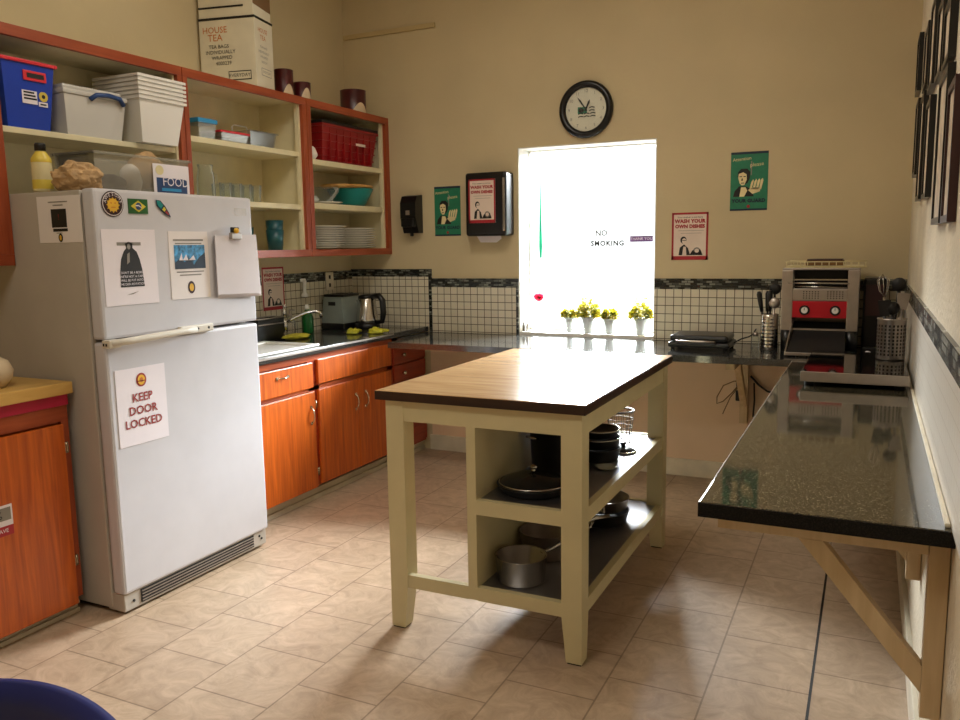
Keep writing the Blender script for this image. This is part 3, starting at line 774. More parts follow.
# bay D
t = thing('crate_stack', 'dark red plastic crate with ribbed sides on the top shelf of the corner cabinet', 'crate', (.2,-.3,1.938))
b = MB(M_crate); open_box(b, .03,-.70,.305,-.09,1.9385,2.165,.004,.03,.016)
for k in range(4):
    z = 1.975+.045*k; d = .03*(2.165-z)/(.2265)
    b.box((.03+d-.004,-.70+d-.006,z),(.305-d+.006,-.09-d+.006,z+.008))
for k in range(7): 
    y = -.62+.075*k; b.box((.275,y,1.95),(.303,y+.008,2.15))
b.build('tub', t)
MB(M_blackm).box((.022,-.708,2.166),(.312,-.082,2.184),.004).build('lid', t)
s = Sheet((.3135,-.30,2.07), LEFTW, None,0,0,0); s.rect(-.055,-.01,.055,.006,M_pinkpaper,0); s.mb.build('label_strip', t)
packet('white crumpled cloth beside the red crate', 'cloth', 'folded_cloth', (.27,-.785,1.974), (.04,.048,.046), M_cloth)
b = MB(M_boards)
# teal bowl
b = MB(M_teal); b.lathe([(0,0),(.085,0),(.105,.02),(.15,.105),(.155,.115),(.15,.115),(.1,.025),(0,.01)], (.178,-.24,1.6805), 32)
tag(b.build('mixing_bowl'), 'teal plastic mixing bowl on the middle shelf of the corner cabinet', 'bowl')
b = MB(M_boards); b.lathe([(0,0),(.16,0),(.175,.012),(.175,.02),(.16,.022),(0,.02)], (.175,-.27,1.797), 32, sx=.85, sy=1.25)
tag(b.build('wooden_board'), 'round pale wooden board lying on the teal mixing bowl', 'board')
b = MB(M_plate); b.lathe([(0,0),(.07,0),(.13,.014),(.128,.017),(.068,.004),(0,.004)], (.18,-.56,1.6805), 32)
tag(b.build('serving_plate'), 'white plate under the glass bowl on the middle shelf', 'plate')
b = MB(M_glass); b.lathe([(0,0),(.05,0),(.105,.075),(.11,.10),(.106,.10),(.1,.075),(.046,.006),(0,.006)], (.18,-.56,1.686), 28)
tag(b.build('glass_bowl'), 'clear glass bowl sitting on a white plate left of the teal bowl', 'bowl')
packet('small green and grey bundle at the left end of the middle shelf', 'cloth', 'folded_cloth', (.26,-.765,1.704), (.035,.04,.026), M_plateb)
# plates
def plate_obj(x, y, z, r, label, grp, mat):
    b = MB(mat); b.lathe([(0,0),(r*.55,0),(r*.62,.004),(r,.0125),(r,.0155),(r*.62,.008),(0,.006)], (x,y,z), 36)
    return tag(b.build('dinner_plate'), label, 'plate', grp)
p0 = plate_obj(.175, -.575, 1.4005, .155, 'white dinner plate in the taller left stack in the corner cabinet', 'plates in the left stack', M_plate)
for k in range(1, 10): dup(p0, (random.uniform(-.003,.003), random.uniform(-.006,.006), .0146*k))
p1 = plate_obj(.175, -.215, 1.4005, .148, 'white dinner plate in the shorter right stack in the corner cabinet', 'plates in the right stack', M_plate)
for k in range(1, 9): dup(p1, (random.uniform(-.003,.003), random.uniform(-.008,.008), .0152*k))
b = MB(M_plateb); b.lathe([(0,0),(.03,0),(.045,.03),(.048,.055),(.045,.055),(.042,.03),(0,.008)], (.25,-.803,1.4005), 24)
tag(b.build('small_bowl'), 'small grey bowl in front of the left plate stack', 'bowl')

# on top of the wall cabinets
TZ = UZ1 + .0002
def turned(o, piv, ang):
    o.rotation_euler = (0,0,ang); d = Vector(o.location)-Vector(piv); d.rotate(Matrix.Rotation(ang,3,'Z')); o.location = Vector(piv)+d
t = thing('cardboard_box', 'white cardboard tea bag box standing on top of the wall cabinets', 'box', (.17,-1.235,TZ))
tea = t
b = MB(M_card).box((.012,-1.314,TZ),(.34,-1.115,2.645),.002); b.build('carton', t)
b = MB(M_ink).box((.01,-1.3165,2.628),(.3425,-1.113,2.640)); b.build('tape_band', t)
s = Sheet((.176,-1.3145,2.46), BACK, None,0,0,.0); 
s.text('HOUSE', -.07, .115, .046, M_orangeink, 1).text('TEA', -.07, .075, .05, M_orangeink, 1)
for k, tx in enumerate(('TEA BAGS','INDIVIDUALLY','WRAPPED','4000239')): s.text(tx, -.05+.008*k, .03-.029*k, .027, M_ink, 1)
s.rect(.0,-.148,.135,-.1,M_ink,1).rect(.004,-.143,.131,-.105,M_card,2).text('EVERYDAY', .067, -.124, .026, M_ink, 3)
s.mb.build('printing', t)
s = Sheet((.3405,-1.207,2.46), LEFTW, None,0,0,.0)
s.text('HOUSE', -.02, .115, .032, M_orangeink, 1).text('TEA', -.02, .078, .036, M_orangeink, 1)
for k, tx in enumerate(('TEA BAGS','INDIVIDUALLY','WRAPPED','4000239')): s.text(tx, -.015, .03-.026*k, .018, M_grey, 1)
s.rect(-.05,-.118,.06,-.078,M_grey,1).rect(-.047,-.115,.057,-.081,M_card,2).text('EVERYDAY', .005, -.098, .018, M_grey, 3)
s.mb.build('printing', t)
t = thing('cardboard_box', 'second white carton with open brown flap on top of the tea bag box', 'box', (.17,-1.235,2.6455))
MB(M_card).box((.014,-1.312,2.6455),(.335,-1.117,2.95),.002).build('carton', t)
turned(tea, (.34,-1.314,0), .21)
MB(M_cardb).hexa([(.3355,-1.31,2.70),(.3375,-1.31,2.70),(.3375,-1.12,2.69),(.3355,-1.12,2.69),(.3355,-1.31,2.94),(.3375,-1.31,2.94),(.3375,-1.12,2.94),(.3355,-1.12,2.94)]).build('flap', t)
MB(M_ink).box((.014,-1.315,2.688),(.28,-1.3122,2.697)).build('tape_line', t)
turned(t, (.34,-1.314,0), .21)
def coffee_tin(x, y, r, h, label):
    t = thing('coffee_tin', label, 'tin', (x,y,TZ), 'coffee tins on the cabinets')
    MB(M_tin).lathe([(0,0),(r,0),(r,.004),(r-.001,.006),(r-.001,h-.006),(r,h-.004),(r,h),(r-.004,h),(r-.005,h-.004),(0,h-.004)], (x,y,TZ), 28).build('can', t)
    l = MB(M_tincream); n = 8; vs = []; 
    for i in range(n+1):
        a = -1.0 + 1.3*i/n; hh = .012+.05*math.sin(PI*i/n)
        vs += [(x+(r+.0005)*math.cos(a), y+(r+.0005)*math.sin(a), TZ+.01), (x+(r+.0005)*math.cos(a), y+(r+.0005)*math.sin(a), TZ+.01+hh)]
    l.add(vs, [(2*i,2*i+2,2*i+3,2*i+1) for i in range(n)], True); l.build('label', t)
coffee_tin(.235, -.955, .055, .155, 'tall dark red coffee tin right beside the white tea bag box')
coffee_tin(.255, -.815, .052, .105, 'shorter dark red coffee tin next to the tall tin by the tea box')
coffee_tin(.22, -.23, .085, .155, 'dark red coffee tin standing alone near the end of the wall cabinets')

# ------------------------------------------------------------------ sink counter objects
CZ = .8665
t = thing('kitchen_sink', 'white drop-in sink beside the refrigerator', 'sink', (.39,-1.52,CZ))
b = MB(M_white); x0,x1,y0,y1 = .19,.585,-1.90,-1.19
b.box((x0,y0,CZ),(x0+.05,y1,CZ+.014),.005); b.box((x1-.035,y0,CZ),(x1,y1,CZ+.014),.005); b.box((x0+.05,y0,CZ),(x1-.035,y0+.05,CZ+.014),.005); b.box((x0+.05,y1-.05,CZ),(x1-.035,y1,CZ+.014),.005); b.build('rim', t)
b = MB(M_white); b.box((x0+.05,y0+.05,CZ),(x1-.035,y1-.05,CZ+.003)); b.build('basin', t)
t = thing('faucet', 'chrome faucet with long curved spout behind the sink', 'faucet', (.11,-.90,CZ))
MB(M_chrome).cyl((.11,-.90,CZ),(.11,-.90,CZ+.02),.03,seg=20).cyl((.11,-.90,CZ+.02),(.11,-.90,CZ+.12),.016,seg=16).build('body', t)
MB(M_chrome).tube([(.11,-.90,CZ+.09),(.15,-.87,CZ+.115),(.22,-.83,CZ+.15),(.27,-.80,CZ+.158),(.295,-.785,CZ+.148),(.30,-.78,CZ+.12)], .011, 10).build('spout', t)
MB(M_chrome).tube([(.11,-.90,CZ+.12),(.11,-.90,CZ+.165),(.10,-.885,CZ+.19)], [.014,.012,.008], 10).ball((.10,-.884,CZ+.192), .012, 10).build('lever', t)
t = thing('sink_caddy', 'black wire sink caddy behind the sink, below the framed red poster', 'caddy', (.1,-1.06,CZ))
b = MB(M_black); open_box(b, .035,-1.19,.15,-.955,CZ,CZ+.13,.004,.006); b.build('tub', t)
b = MB(M_steelm); b.tube([(.155,-1.19,CZ+.10),(.155,-.95,CZ+.10)], .004, 6); b.tube([(.03,-1.195,CZ+.135),(.155,-1.195,CZ+.135),(.155,-.95,CZ+.135),(.03,-.95,CZ+.135)], .004, 6, True); b.build('wire_rail', t)
t = thing('soap_bottle', 'clear pump bottle of dish soap between the faucet and green bottle', 'bottle', (.07,-.80,CZ))
MB(M_clear).lathe([(0,0),(.032,0),(.034,.01),(.034,.09),(.014,.115),(.012,.12)], (.07,-.80,CZ), 20).build('body', t)
MB(M_steelm).lathe([(0,.12),(.015,.12),(.015,.135),(.005,.137),(.005,.16),(0,.16)], (.07,-.80,CZ), 14).tube([(.07,-.80,CZ+.16),(.10,-.785,CZ+.16)], .005, 8).build('pump', t)
t = thing('soap_bottle', 'green bottle of dish soap left of the toaster', 'bottle', (.10,-.66,CZ))
MB(M_greenglass).lathe([(0,0),(.036,0),(.038,.01),(.038,.10),(.03,.125),(.016,.15),(.014,.155)], (.10,-.66,CZ), 22).build('body', t)
MB(M_white).lathe([(0,.155),(.015,.155),(.012,.185),(0,.187)], (.10,-.66,CZ), 14).build('cap', t)
packet('yellow-green dishcloth by the faucet at the edge of the sink', 'dishcloth', 'dishcloth', (.22,-.93,CZ+.014), (.07,.11,.016), M_cloth_y)
# rubber gloves
for nm, c, r0, lb in (('rubber_glove', (.40,-.60), .3, 'crumpled yellow-green rubber glove in front of the toaster'), ('rubber_glove', (.53,-.53), -.5, 'brighter yellow rubber glove in front of the kettle')):
    bm = bmesh.new(); bmesh.ops.create_icosphere(bm, subdivisions=3, radius=1)
    for v in bm.verts:
        p = v.co.copy(); n = 1 + noise.noise(p*2.5+Vector((c[0]*9,0,0)))*.5
        q = Vector((p.x*.04*n, p.y*.05*n, (max(p.z,-.55)+.55)*.022*n)); q.rotate(Matrix.Rotation(r0,3,'Z'))
        v.co = Vector((c[0],c[1],CZ)) + q
    b = MB(M_rubber); b.frombm(bm, True)
    for k in range(4):
        a = r0 + PI/2 - .5 + .3*k
        p = Vector((c[0],c[1],CZ+.014)); d = Vector((math.cos(a),math.sin(a),0))
        b.tube([p+d*.02, p+d*.055+Vector((0,0,.004)), p+d*(.08+.008*(k%2))], [.012,.011,.007], 8)
    tag(b.build(nm), lb, 'glove')
# toaster
t = thing('toaster', 'grey and black slot toaster on the sink counter in the corner', 'toaster', (.12,-.29,CZ))
MB(M_black).box((.014,-.405,CZ),(.205,-.175,CZ+.042),.008).build('base', t)
MB(M_black).box((.03,-.39,CZ+.2155),(.188,-.19,CZ+.235),.01).build('top_cover', t)
b = MB(M_toaster); b.prism([(.018,CZ+.042),(.198,CZ+.042),(.182,CZ+.216),(.04,CZ+.216)], 1, -.40, -.18); b.build('shell', t)
MB(M_black).box((.016,-.385,CZ+.03),(.045,-.195,CZ+.20),.008).box((.08,-.404,CZ+.16),(.135,-.4005,CZ+.185)).build('lever_panel', t)
MB(M_ink).box((.05,-.33,CZ+.2352),(.17,-.30,CZ+.2365)).box((.05,-.27,CZ+.2352),(.17,-.24,CZ+.2365)).build('slots', t)
# kettle
kx, ky = .298, -.27
t = thing('electric_kettle', 'stainless steel electric kettle with black handle right of the toaster', 'kettle', (kx,ky,CZ))
MB(M_black).lathe([(0,0),(.085,0),(.085,.032),(.072,.04),(0,.04)], (kx,ky,CZ), 28).build('power_base', t)
MB(M_steel).lathe([(0,.04),(.077,.041),(.075,.06),(.058,.20),(.055,.205),(0,.205)], (kx,ky,CZ), 32).build('jug', t)
MB(M_black).lathe([(0,.205),(.057,.205),(.054,.222),(.02,.232),(0,.232)], (kx,ky,CZ), 28).build('lid', t)
MB(M_black).tube([(kx+.045,ky,CZ+.215),(kx+.10,ky,CZ+.222),(kx+.125,ky,CZ+.19),(kx+.13,ky,CZ+.11),(kx+.118,ky,CZ+.05),(kx+.075,ky,CZ+.042)], [.018,.022,.022,.021,.018,.014], 10).build('handle', t)
MB(M_steel).prism([(kx-.075,CZ+.19),(kx-.05,CZ+.15),(kx-.05,CZ+.20)], 1, ky-.016, ky+.016).build('spout', t)
# wall bits on the left wall
t = thing('wall_outlet', 'cream outlet plate on the tiled left wall above the toaster', 'outlet', (.012,-.29,1.13))
MB(M_trim).box((.0115,-.335,1.125),(.018,-.245,1.245),.003).build('plate', t)
MB(M_ink).box((.018,-.30,1.20),(.0188,-.28,1.225)).box((.018,-.30,1.145),(.0188,-.28,1.17)).box((.0178,-.338,1.12),(.0182,-.335,1.25)).build('sockets', t)
b = MB(M_white); b.box((.0085,-.605,1.19),(.03,-.565,1.215),.006); b.lathe([(0,0),(.02,0),(.024,.012),(.012,.03),(.01,.09),(.016,.105),(0,.108)], (.03,-.585,1.095), 16)
tag(b.build('scrub_brush'), 'white dish brush hanging on the tiled left wall', 'brush')

def red_poster(name, c, basis, w, h, label, frame=True, n0=0):
    s = Sheet(c, basis, M_pinkpaper, w, h, .004 if n0 == 0 else .002)
    e = w*.055
    for r in ((-w/2,-h/2,-w/2+e,h/2),(w/2-e,-h/2,w/2,h/2),(-w/2,h/2-e,w/2,h/2),(-w/2,-h/2,w/2,-h/2+e*1.9)): s.rect(*r, M_redp, 1)
    k = w/.21
    s.text('Your mother is not here', 0, h*.40, .0145*k, M_ink, 2)
    s.text('WASH YOUR', 0, h*.315, .0285*k, M_redp, 2, 1, 0, .0016*k, 1.05); s.text('OWN DISHES', 0, h*.205, .0270*k, M_redp, 2, 1, 0, .0016*k, 1.05)
    s.rect(-w*.32, h*.115, w*.38, h*.122, M_grey, 2).rect(-w*.25, h*.06, w*.32, h*.067, M_grey, 2)
    # a man washing up, printed in black
    s.disc(-w*.17, -h*.08, w*.085, h*.075, M_ink, 2).disc(-w*.15, -h*.10, w*.06, h*.06, M_pinkpaper, 3).rect(-w*.2,-h*.095,-w*.1,-h*.082,M_ink,4)
    s.poly([(-w*.3,-h*.40),(-w*.27,-h*.24),(-w*.15,-h*.17),(-w*.04,-h*.25),(w*.02,-h*.40)], M_ink, 2).poly([(-w*.2,-h*.40),(-w*.17,-h*.22),(-w*.1,-h*.22),(-w*.08,-h*.40)], M_pinkpaper, 3)
    s.disc(w*.2, -h*.31, w*.1, h*.075, M_grey, 2).disc(w*.2, -h*.31, w*.06, h*.045, M_pinkpaper, 3).poly([(w*.0,-h*.40),(w*.08,-h*.3),(w*.3,-h*.28),(w*.36,-h*.40)], M_ink, 2)
    return s.done(name, label, 'poster', 'red wash your own dishes posters')
red_poster('poster', (.0108,-.875,1.165), LEFTW, .205, .265, 'red WASH YOUR OWN DISHES poster on the left wall above the sink')
red_poster('poster', (2.386,.002,1.445), BACK, .211, .275, 'red WASH YOUR OWN DISHES poster on the back wall right of the window')

def green_poster(c, w, h, label):
    s = Sheet(c, BACK, M_greenp, w, h, .004)
    s.rect(-w/2, h*.46, w/2, h*.5, M_navyink, 1).rect(-w/2,-h/2,w/2,-h*.47,M_navyink,1)
    s.text('Attention', -w*.2, h*.38, .026, M_creamink, 2, 1, .08); s.text('please', w*.2, h*.28, .03, M_creamink, 2, 1, .1)
    s.rect(w*.04,h*.1,w*.07,h*.34,M_grey,1)
    # a man's head lit from one side, hands raised
    s.poly([(-w*.42,-h*.26),(-w*.38,-h*.16),(-w*.26,-h*.08),(-w*.06,-h*.09),(w*.06,-h*.15),(w*.14,-h*.26)], M_ink, 1)
    s.poly([(-w*.25,-h*.26),(-w*.21,-h*.10),(-w*.09,-h*.10),(-w*.04,-h*.16),(-w*.12,-h*.26)], M_creamink, 2)
    s.poly([(-w*.31,h*.08),(-w*.30,h*.16),(-w*.22,h*.215),(-w*.06,h*.215),(w*.03,h*.16),(w*.02,h*.05),(-w*.04,-h*.03),(-w*.14,-h*.06)], M_ink, 1)
    s.poly([(-w*.29,h*.06),(-w*.28,h*.13),(-w*.16,h*.155),(-w*.07,h*.12),(-w*.06,h*.03),(-w*.12,-h*.06),(-w*.19,-h*.07),(-w*.25,-h*.03)], M_creamink, 2)
    s.rect(-w*.26,h*.075,-w*.19,h*.09,M_ink,3).rect(-w*.15,h*.075,-w*.09,h*.09,M_ink,3).poly([(-w*.2,h*.05),(-w*.165,h*.05),(-w*.17,h*.01),(-w*.21,h*.012)],M_ink,3).rect(-w*.22,-h*.035,-w*.13,-h*.022,M_ink,3)
    for k in range(4): s.poly([(w*(.02+.085*k),-h*.13),(w*(.06+.085*k),-h*.02+h*.012*k),(w*(.11+.085*k),h*.03+h*.006*k),(w*(.13+.085*k),h*.005),(w*(.07+.085*k),-h*.15)], M_creamink, 2)
    s.poly([(-w*.02,-h*.15),(w*.1,-h*.11),(w*.3,-h*.12),(w*.3,-h*.18),(w*.1,-h*.22)], M_creamink, 2)
    s.text('YOUR GUARD', 0, -h*.335, .027, M_navyink, 2, 1, 0, .0014, 1.05); s.disc(0,-h*.43,.009,.009,M_redp,2)
    return s.done('poster', label, 'poster', 'green posters of a man with raised hand')
green_poster((.786,.002,1.64), .195, .325, 'smaller green poster of a man between the soap and towel dispensers')
green_poster((2.71,.002,1.746), .202, .325, 'green poster of a man high on the back wall, right of the window')

# ------------------------------------------------------------------ things on the back wall
tag(MB(M_batten).box((.012,-.018,2.818),(.725,0,2.848),.002).cyl((.045,-.018,2.838),(.045,-.0195,2.838),.008,seg=10).build('wall_batten'), 'thin painted wooden batten near the top of the back wall', 'batten')
# clock
cx, cz = 1.752, 2.216
t = thing('wall_clock', 'round black-rimmed wall clock above the window', 'clock', (cx,-.02,cz-.17))
R = Matrix.Rotation(PI/2, 3, 'X')
MB(M_black).lathe([(0,0),(.166,0),(.17,.012),(.166,.028),(.148,.036),(.130,.026),(.128,.012)], (cx,-.0005,cz), 56, R).build('rim', t)
MB(M_clockface).lathe([(0,.010),(.1295,.010)], (cx,-.0005,cz), 48, R, False).build('dial', t)
s = Sheet((cx,-.012,cz), BACK, None,0,0,0)
for k in range(1,13):
    a = PI/2 - 2*PI*k/12; s.text(str(k), .108*math.cos(a), .108*math.sin(a), .026, M_grey, 1)
s.rect(-.052,-.022,.006,.016,M_greenp,1).disc(-.03,-.004,.018,.014,M_ink,2)
for k in range(4):
    for q in range(3 if k > 1 else 1):
        u = -.05+.038*q if k > 1 else .02; v = .008-.017*k
        s.poly([(u,v-.003),(u+.014,v+.002),(u+.034,v-.002),(u+.034,v+.004),(u+.014,v+.008),(u,v+.003)], M_ink, 1)
s.mb.build('numerals', t)
h = MB(M_ink)
def hand(ang, L, w):
    d = Vector((math.sin(ang),0,math.cos(ang))); n = Vector((d.z,0,-d.x)); c = Vector((cx,-.016,cz))
    pts = [c-d*.012-n*w*.5, c-d*.012+n*w*.5, c+d*L*.7+n*w, c+d*L, c+d*L*.7-n*w]
    h.add(pts+[p+Vector((0,-.0015,0)) for p in pts], [(0,1,2,3,4),(9,8,7,6,5),(0,5,6,1),(1,6,7,2),(2,7,8,3),(3,8,9,4),(4,9,5,0)])
hand(-.62, .092, .005); hand(.42, .062, .006); h.cyl((cx,-.014,cz),(cx,-.019,cz),.006,seg=12); h.build('hands', t)
MB(M_glass).lathe([(0,.022),(.1285,.0215)], (cx,-.0005,cz), 40, R, False).build('cover_glass', t)
# soap dispenser
t = thing('soap_dispenser', 'black wall-mounted soap dispenser left of the green poster', 'soap dispenser', (.535,-.05,1.49))
b = MB(M_black); b.prism([(-.001,1.50),(-.001,1.755),(-.075,1.745),(-.10,1.70),(-.10,1.60),(-.075,1.54),(-.06,1.50)], 0, .478, .595); b.build('case', t)
MB(M_black).box((.485,-.112,1.54),(.588,-.06,1.60),.012).build('push_bar', t); MB(M_steelm).box((.52,-.1015,1.62),(.55,-.0995,1.65),.002).build('level_window', t)
MB(M_black).cyl((.535,-.05,1.48),(.535,-.05,1.50),.012,seg=12).build('nozzle', t)
# towel dispenser
t = thing('towel_dispenser', 'black paper towel dispenser with red poster taped on its front', 'towel dispenser', (1.12,-.1,1.46))
bm = bmesh.new(); bmesh.ops.create_cube(bm, size=1)
for v in bm.verts: v.co = Vector((1.12+v.co.x*(.30 if v.co.y > 0 else .285), -.0595+v.co.y*.122, 1.67+v.co.z*.40 ))
bmesh.ops.bevel(bm, geom=list(bm.edges), offset=.022, segments=4, profile=.6, affect='EDGES')
b = MB(M_black); b.frombm(bm, True); b.build('housing', t)
MB(M_steel).box((1.236,-.1185,1.50),(1.256,-.1205,1.83),.003).build('highlight_strip', t)  # bright steel added to stand for the window highlight on the housing
b = MB(M_paper); b.prism([(1.03,1.475),(1.20,1.475),(1.205,1.452),(1.17,1.428),(1.06,1.43)], 1, -.07, -.062); b.build('paper_sheet', t)
red_poster('poster', (1.098,-.1209,1.69), BACK, .188, .275, 'red WASH YOUR OWN DISHES poster taped to the towel dispenser', n0=1)

# ------------------------------------------------------------------ window things
def pot_plant(x, y, w, h, pr, ph, label, n, tall=0):
    t = thing('potted_plant', label, 'potted plant', (x,y,WZ0), 'potted plants on the window sill')
    MB(M_pot).lathe([(0,0),(pr*.62,0),(pr*.66,.004),(pr*.72,ph*.5),(pr,ph),(pr-.003,ph),(pr*.7-.003,ph*.5),(0,.006)], (x,y,WZ0+.0005), 24).lathe([(pr,ph-.008),(pr+.003,ph-.006),(pr+.003,ph+.001),(pr-.002,ph+.002)], (x,y,WZ0+.0005), 24).build('pot', t)
    MB(M_soil).lathe([(0,ph-.006),(pr-.004,ph-.006)], (x,y,WZ0+.0005), 20, None, False).build('soil', t)
    f = MB()
    rnd = random.Random(int(x*1000))
    for i in range(n):
        a = rnd.uniform(0,2*PI); q = rnd.random()**.5; el = rnd.uniform(.0,1)
        px = x + w*.5*q*math.cos(a); py = y + min(w*.4,.06)*q*math.sin(a); pz = WZ0+ph + h*el*(1-.55*q*q) + (tall*rnd.random()**3 if q < .5 else 0)
        L = rnd.uniform(.013,.024); d = Vector((math.cos(a)*.8, math.sin(a)*.8, rnd.uniform(-.1,1))).normalized(); sd = d.cross(Vector((rnd.uniform(-1,1),rnd.uniform(-1,1),rnd.uniform(-1,1)))).normalized()
        p = Vector((px,py,pz)); f.use(M_leaf2 if rnd.random() < .5 else M_leaf1)
        f.add([p, p+d*L*.5+sd*L*.38, p+d*L, p+d*L*.5-sd*L*.38], [(0,1,2,3)])
    f.build('foliage', t)
    st = MB(M_leaf1)
    for i in range(7):
        a = rnd.uniform(0,2*PI); st.tube([(x,y,WZ0+ph-.008),(x+w*.15*math.cos(a),y+w*.12*math.sin(a),WZ0+ph+h*.3),(x+w*.3*math.cos(a),y+.04*math.sin(a),WZ0+ph+h*.65)], .0015, 5)
    st.build('stems', t)
PY = .06
pot_plant(1.615, PY+.02, .095, .055, .030, .092, 'leftmost small potted plant on the window sill', 420)
pot_plant(1.748, PY, .135, .10, .043, .10, 'widest bushy plant, second pot from the left on the sill', 800, .04)
pot_plant(1.886, PY, .085, .065, .038, .092, 'low yellow plant in the third pot from the left on the sill', 440)
pot_plant(2.085, PY, .13, .085, .042, .10, 'plant with a tall curled top at the right end of the window sill', 620, .06)
t = thing('artificial_flower', 'red flower on a thin stem in a tiny vase at left of the window sill', 'flower', (1.415,.06,WZ0))
MB(M_glass).lathe([(0,0),(.014,0),(.016,.03),(.008,.05),(.01,.06)], (1.415,.06,WZ0+.0005), 16).build('vase', t)
MB(M_leaf2).tube([(1.415,.06,WZ0+.006),(1.418,.06,WZ0+.10),(1.412,.06,WZ0+.215)], .0012, 5).build('stem', t)
f = MB(M_redflower)
for k in range(9):
    a = 2*PI*k/9; d = Vector((math.cos(a), .4*math.sin(2*a), .75*math.sin(a))); p = Vector((1.412,.055,WZ0+.222)); sd = d.cross(Vector((0,1,0))).normalized()
    f.add([p, p+d*.022+sd*.014, p+d*.038, p+d*.022-sd*.014], [(0,1,2,3)])
f.ball((1.412,.055,WZ0+.222), .012, 10); f.build('petals', t)
for i, (x, lb) in enumerate(((1.282+.022, 'left one of two little grey bottles on the window sill'), (1.327, 'right one of two little grey bottles on the window sill'))):
    b = MB(M_steelm if i else M_grey); b.lathe([(0,0),(.0095,0),(.0095,.035),(.006,.045),(.006,.06),(0,.06)], (x+.006,.05,WZ0+.0005), 14)
    tag(b.build('small_bottle'), lb, 'bottle', 'little bottles on the sill')
b = MB(M_tealstrip); b.prism([(1.408,1.89),(1.404,1.6),(1.400,1.40),(1.404,1.325),(1.416,1.325),(1.42,1.40),(1.414,1.6)], 1, .10, .104)  # stands for the teal window frame, tapered where glare hides the rest
b.tube([(1.4085,.102,1.885),(1.4085,.102,WZ1-.006)], .0008, 5)
tag(b.build('teal_stile'), 'narrow teal strip of window frame in the left part of the window', 'stile')
s = Sheet((1.835,.1895,1.43), BACK, None,0,0,.0)
s.text('NO', -.045, .045, .05, M_decal, 0, 1, 0, .001).text('SMOKING', -.005, -.02, .044, M_ink, 0, 1.0, 0, .0016, 1.15)
s.done('window_decal', 'grey SMOKING lettering stuck on the window pane', 'window lettering')
s = Sheet((2.05,.1894,1.436), BACK, M_purple, .145, .036, .0006); s.text('THANK YOU', 0, 0, .024, M_paper, 1)
s.done('sticker', 'narrow purple sticker with white lettering on the window pane', 'sticker')

# ------------------------------------------------------------------ counter appliances
BZ = .8308
t = thing('panini_grill', 'low black contact grill on the back counter right of the window', 'grill', (2.53,-.33,BZ))
MB(M_black).box((2.365,-.45,BZ+.012),(2.695,-.20,BZ+.042),.012).build('base', t)
MB(M_black).box((2.375,-.445,BZ+.044),(2.685,-.205,BZ+.08),.016).build('lid', t)
MB(M_steelm).tube([(2.42,-.455,BZ+.045),(2.42,-.485,BZ+.05),(2.56,-.49,BZ+.052),(2.62,-.485,BZ+.05),(2.62,-.455,BZ+.045)], .007, 8).build('handle', t)
for x in (2.39,2.67):
    for y in (-.43,-.22): MB(M_blackm).cyl((x,y,BZ),(x,y,BZ+.013),.012,seg=10).build('foot', t)
MB(M_wireb).tube([(2.694,-.30,BZ+.03),(2.73,-.27,BZ+.05),(2.76,-.2,BZ+.055),(2.77,-.12,BZ+.06),(2.775,-.02,BZ+.08)], .004, 6).build('power_cord', t)
# steel utensil canister
ux, uy = 2.877, -.30
t = thing('utensil_canister', 'ribbed steel canister left of the conveyor toaster', 'canister', (ux,uy,BZ))
prof = [(0,0),(.044,0)]
for k in range(9): prof += [(.044,.012+.019*k),(.0455,.016+.019*k),(.0455,.022+.019*k),(.044,.026+.019*k)]
prof += [(.0445,.193),(.042,.193),(.042,.006),(0,.006)]
MB(M_steel).lathe(prof, (ux,uy,BZ), 32).build('can', t)
def utensil(name, base, tip, kind, label, mat):
    b = MB(mat); a = Vector(base); c = Vector(tip); d = (c-a).normalized()
    b.tube([a, a+(c-a)*.5, c], [.0045,.005,.006], 8)
    n = Vector((0,-1,0)); sd = d.cross(n).normalized()
    if kind == 'blade':
        p = c
        b.add([p-sd*.018-n*.002, p+sd*.018-n*.002, p+sd*.026+d*.07-n*.002, p-sd*.026+d*.07-n*.002, p-sd*.018+n*.002, p+sd*.018+n*.002, p+sd*.026+d*.07+n*.002, p-sd*.026+d*.07+n*.002], [(0,1,2,3),(7,6,5,4),(0,4,5,1),(1,5,6,2),(2,6,7,3),(3,7,4,0)])
    elif kind == 'handle':
        b.tube([c-d*.01, c+d*.03, c+d*.085, c+d*.10], [.009,.012,.014,.008], 10)
    elif kind == 'ladle':
        b.ball(c+d*.025, .03, 14, (1,.6,1))
    elif kind == 'whisk':
        for k in range(4):
            a2 = PI*k/4; e = sd*math.cos(a2)+n*math.sin(a2)
            b.tube([c, c+d*.03+e*.018, c+d*.075+e*.024, c+d*.10, c+d*.075-e*.024, c+d*.03-e*.018, c], .0014, 5)
    return tag(b.build(name), label, 'utensil', 'utensils standing in canisters')
utensil('knife', (2.868,-.30,BZ+.02), (2.835,-.31,BZ+.215), 'handle', 'black-handled knife leaning left in the ribbed canister', M_black)
utensil('knife', (2.862,-.285,BZ+.02), (2.862,-.285,BZ+.215), 'handle', 'black-handled knife standing upright in the ribbed canister', M_black)
utensil('knife', (2.884,-.31,BZ+.02), (2.880,-.33,BZ+.22), 'handle', 'black-handled knife, rightmost of three in the ribbed canister', M_black)
utensil('ladle', (2.885,-.28,BZ+.02), (2.895,-.27,BZ+.30), 'ladle', 'black ladle, tallest tool in the ribbed canister', M_blackm)
utensil('serving_spoon', (2.89,-.32,BZ+.02), (2.900,-.335,BZ+.23), 'ladle', 'steel spoon beside the ladle in the ribbed canister', M_steelm)
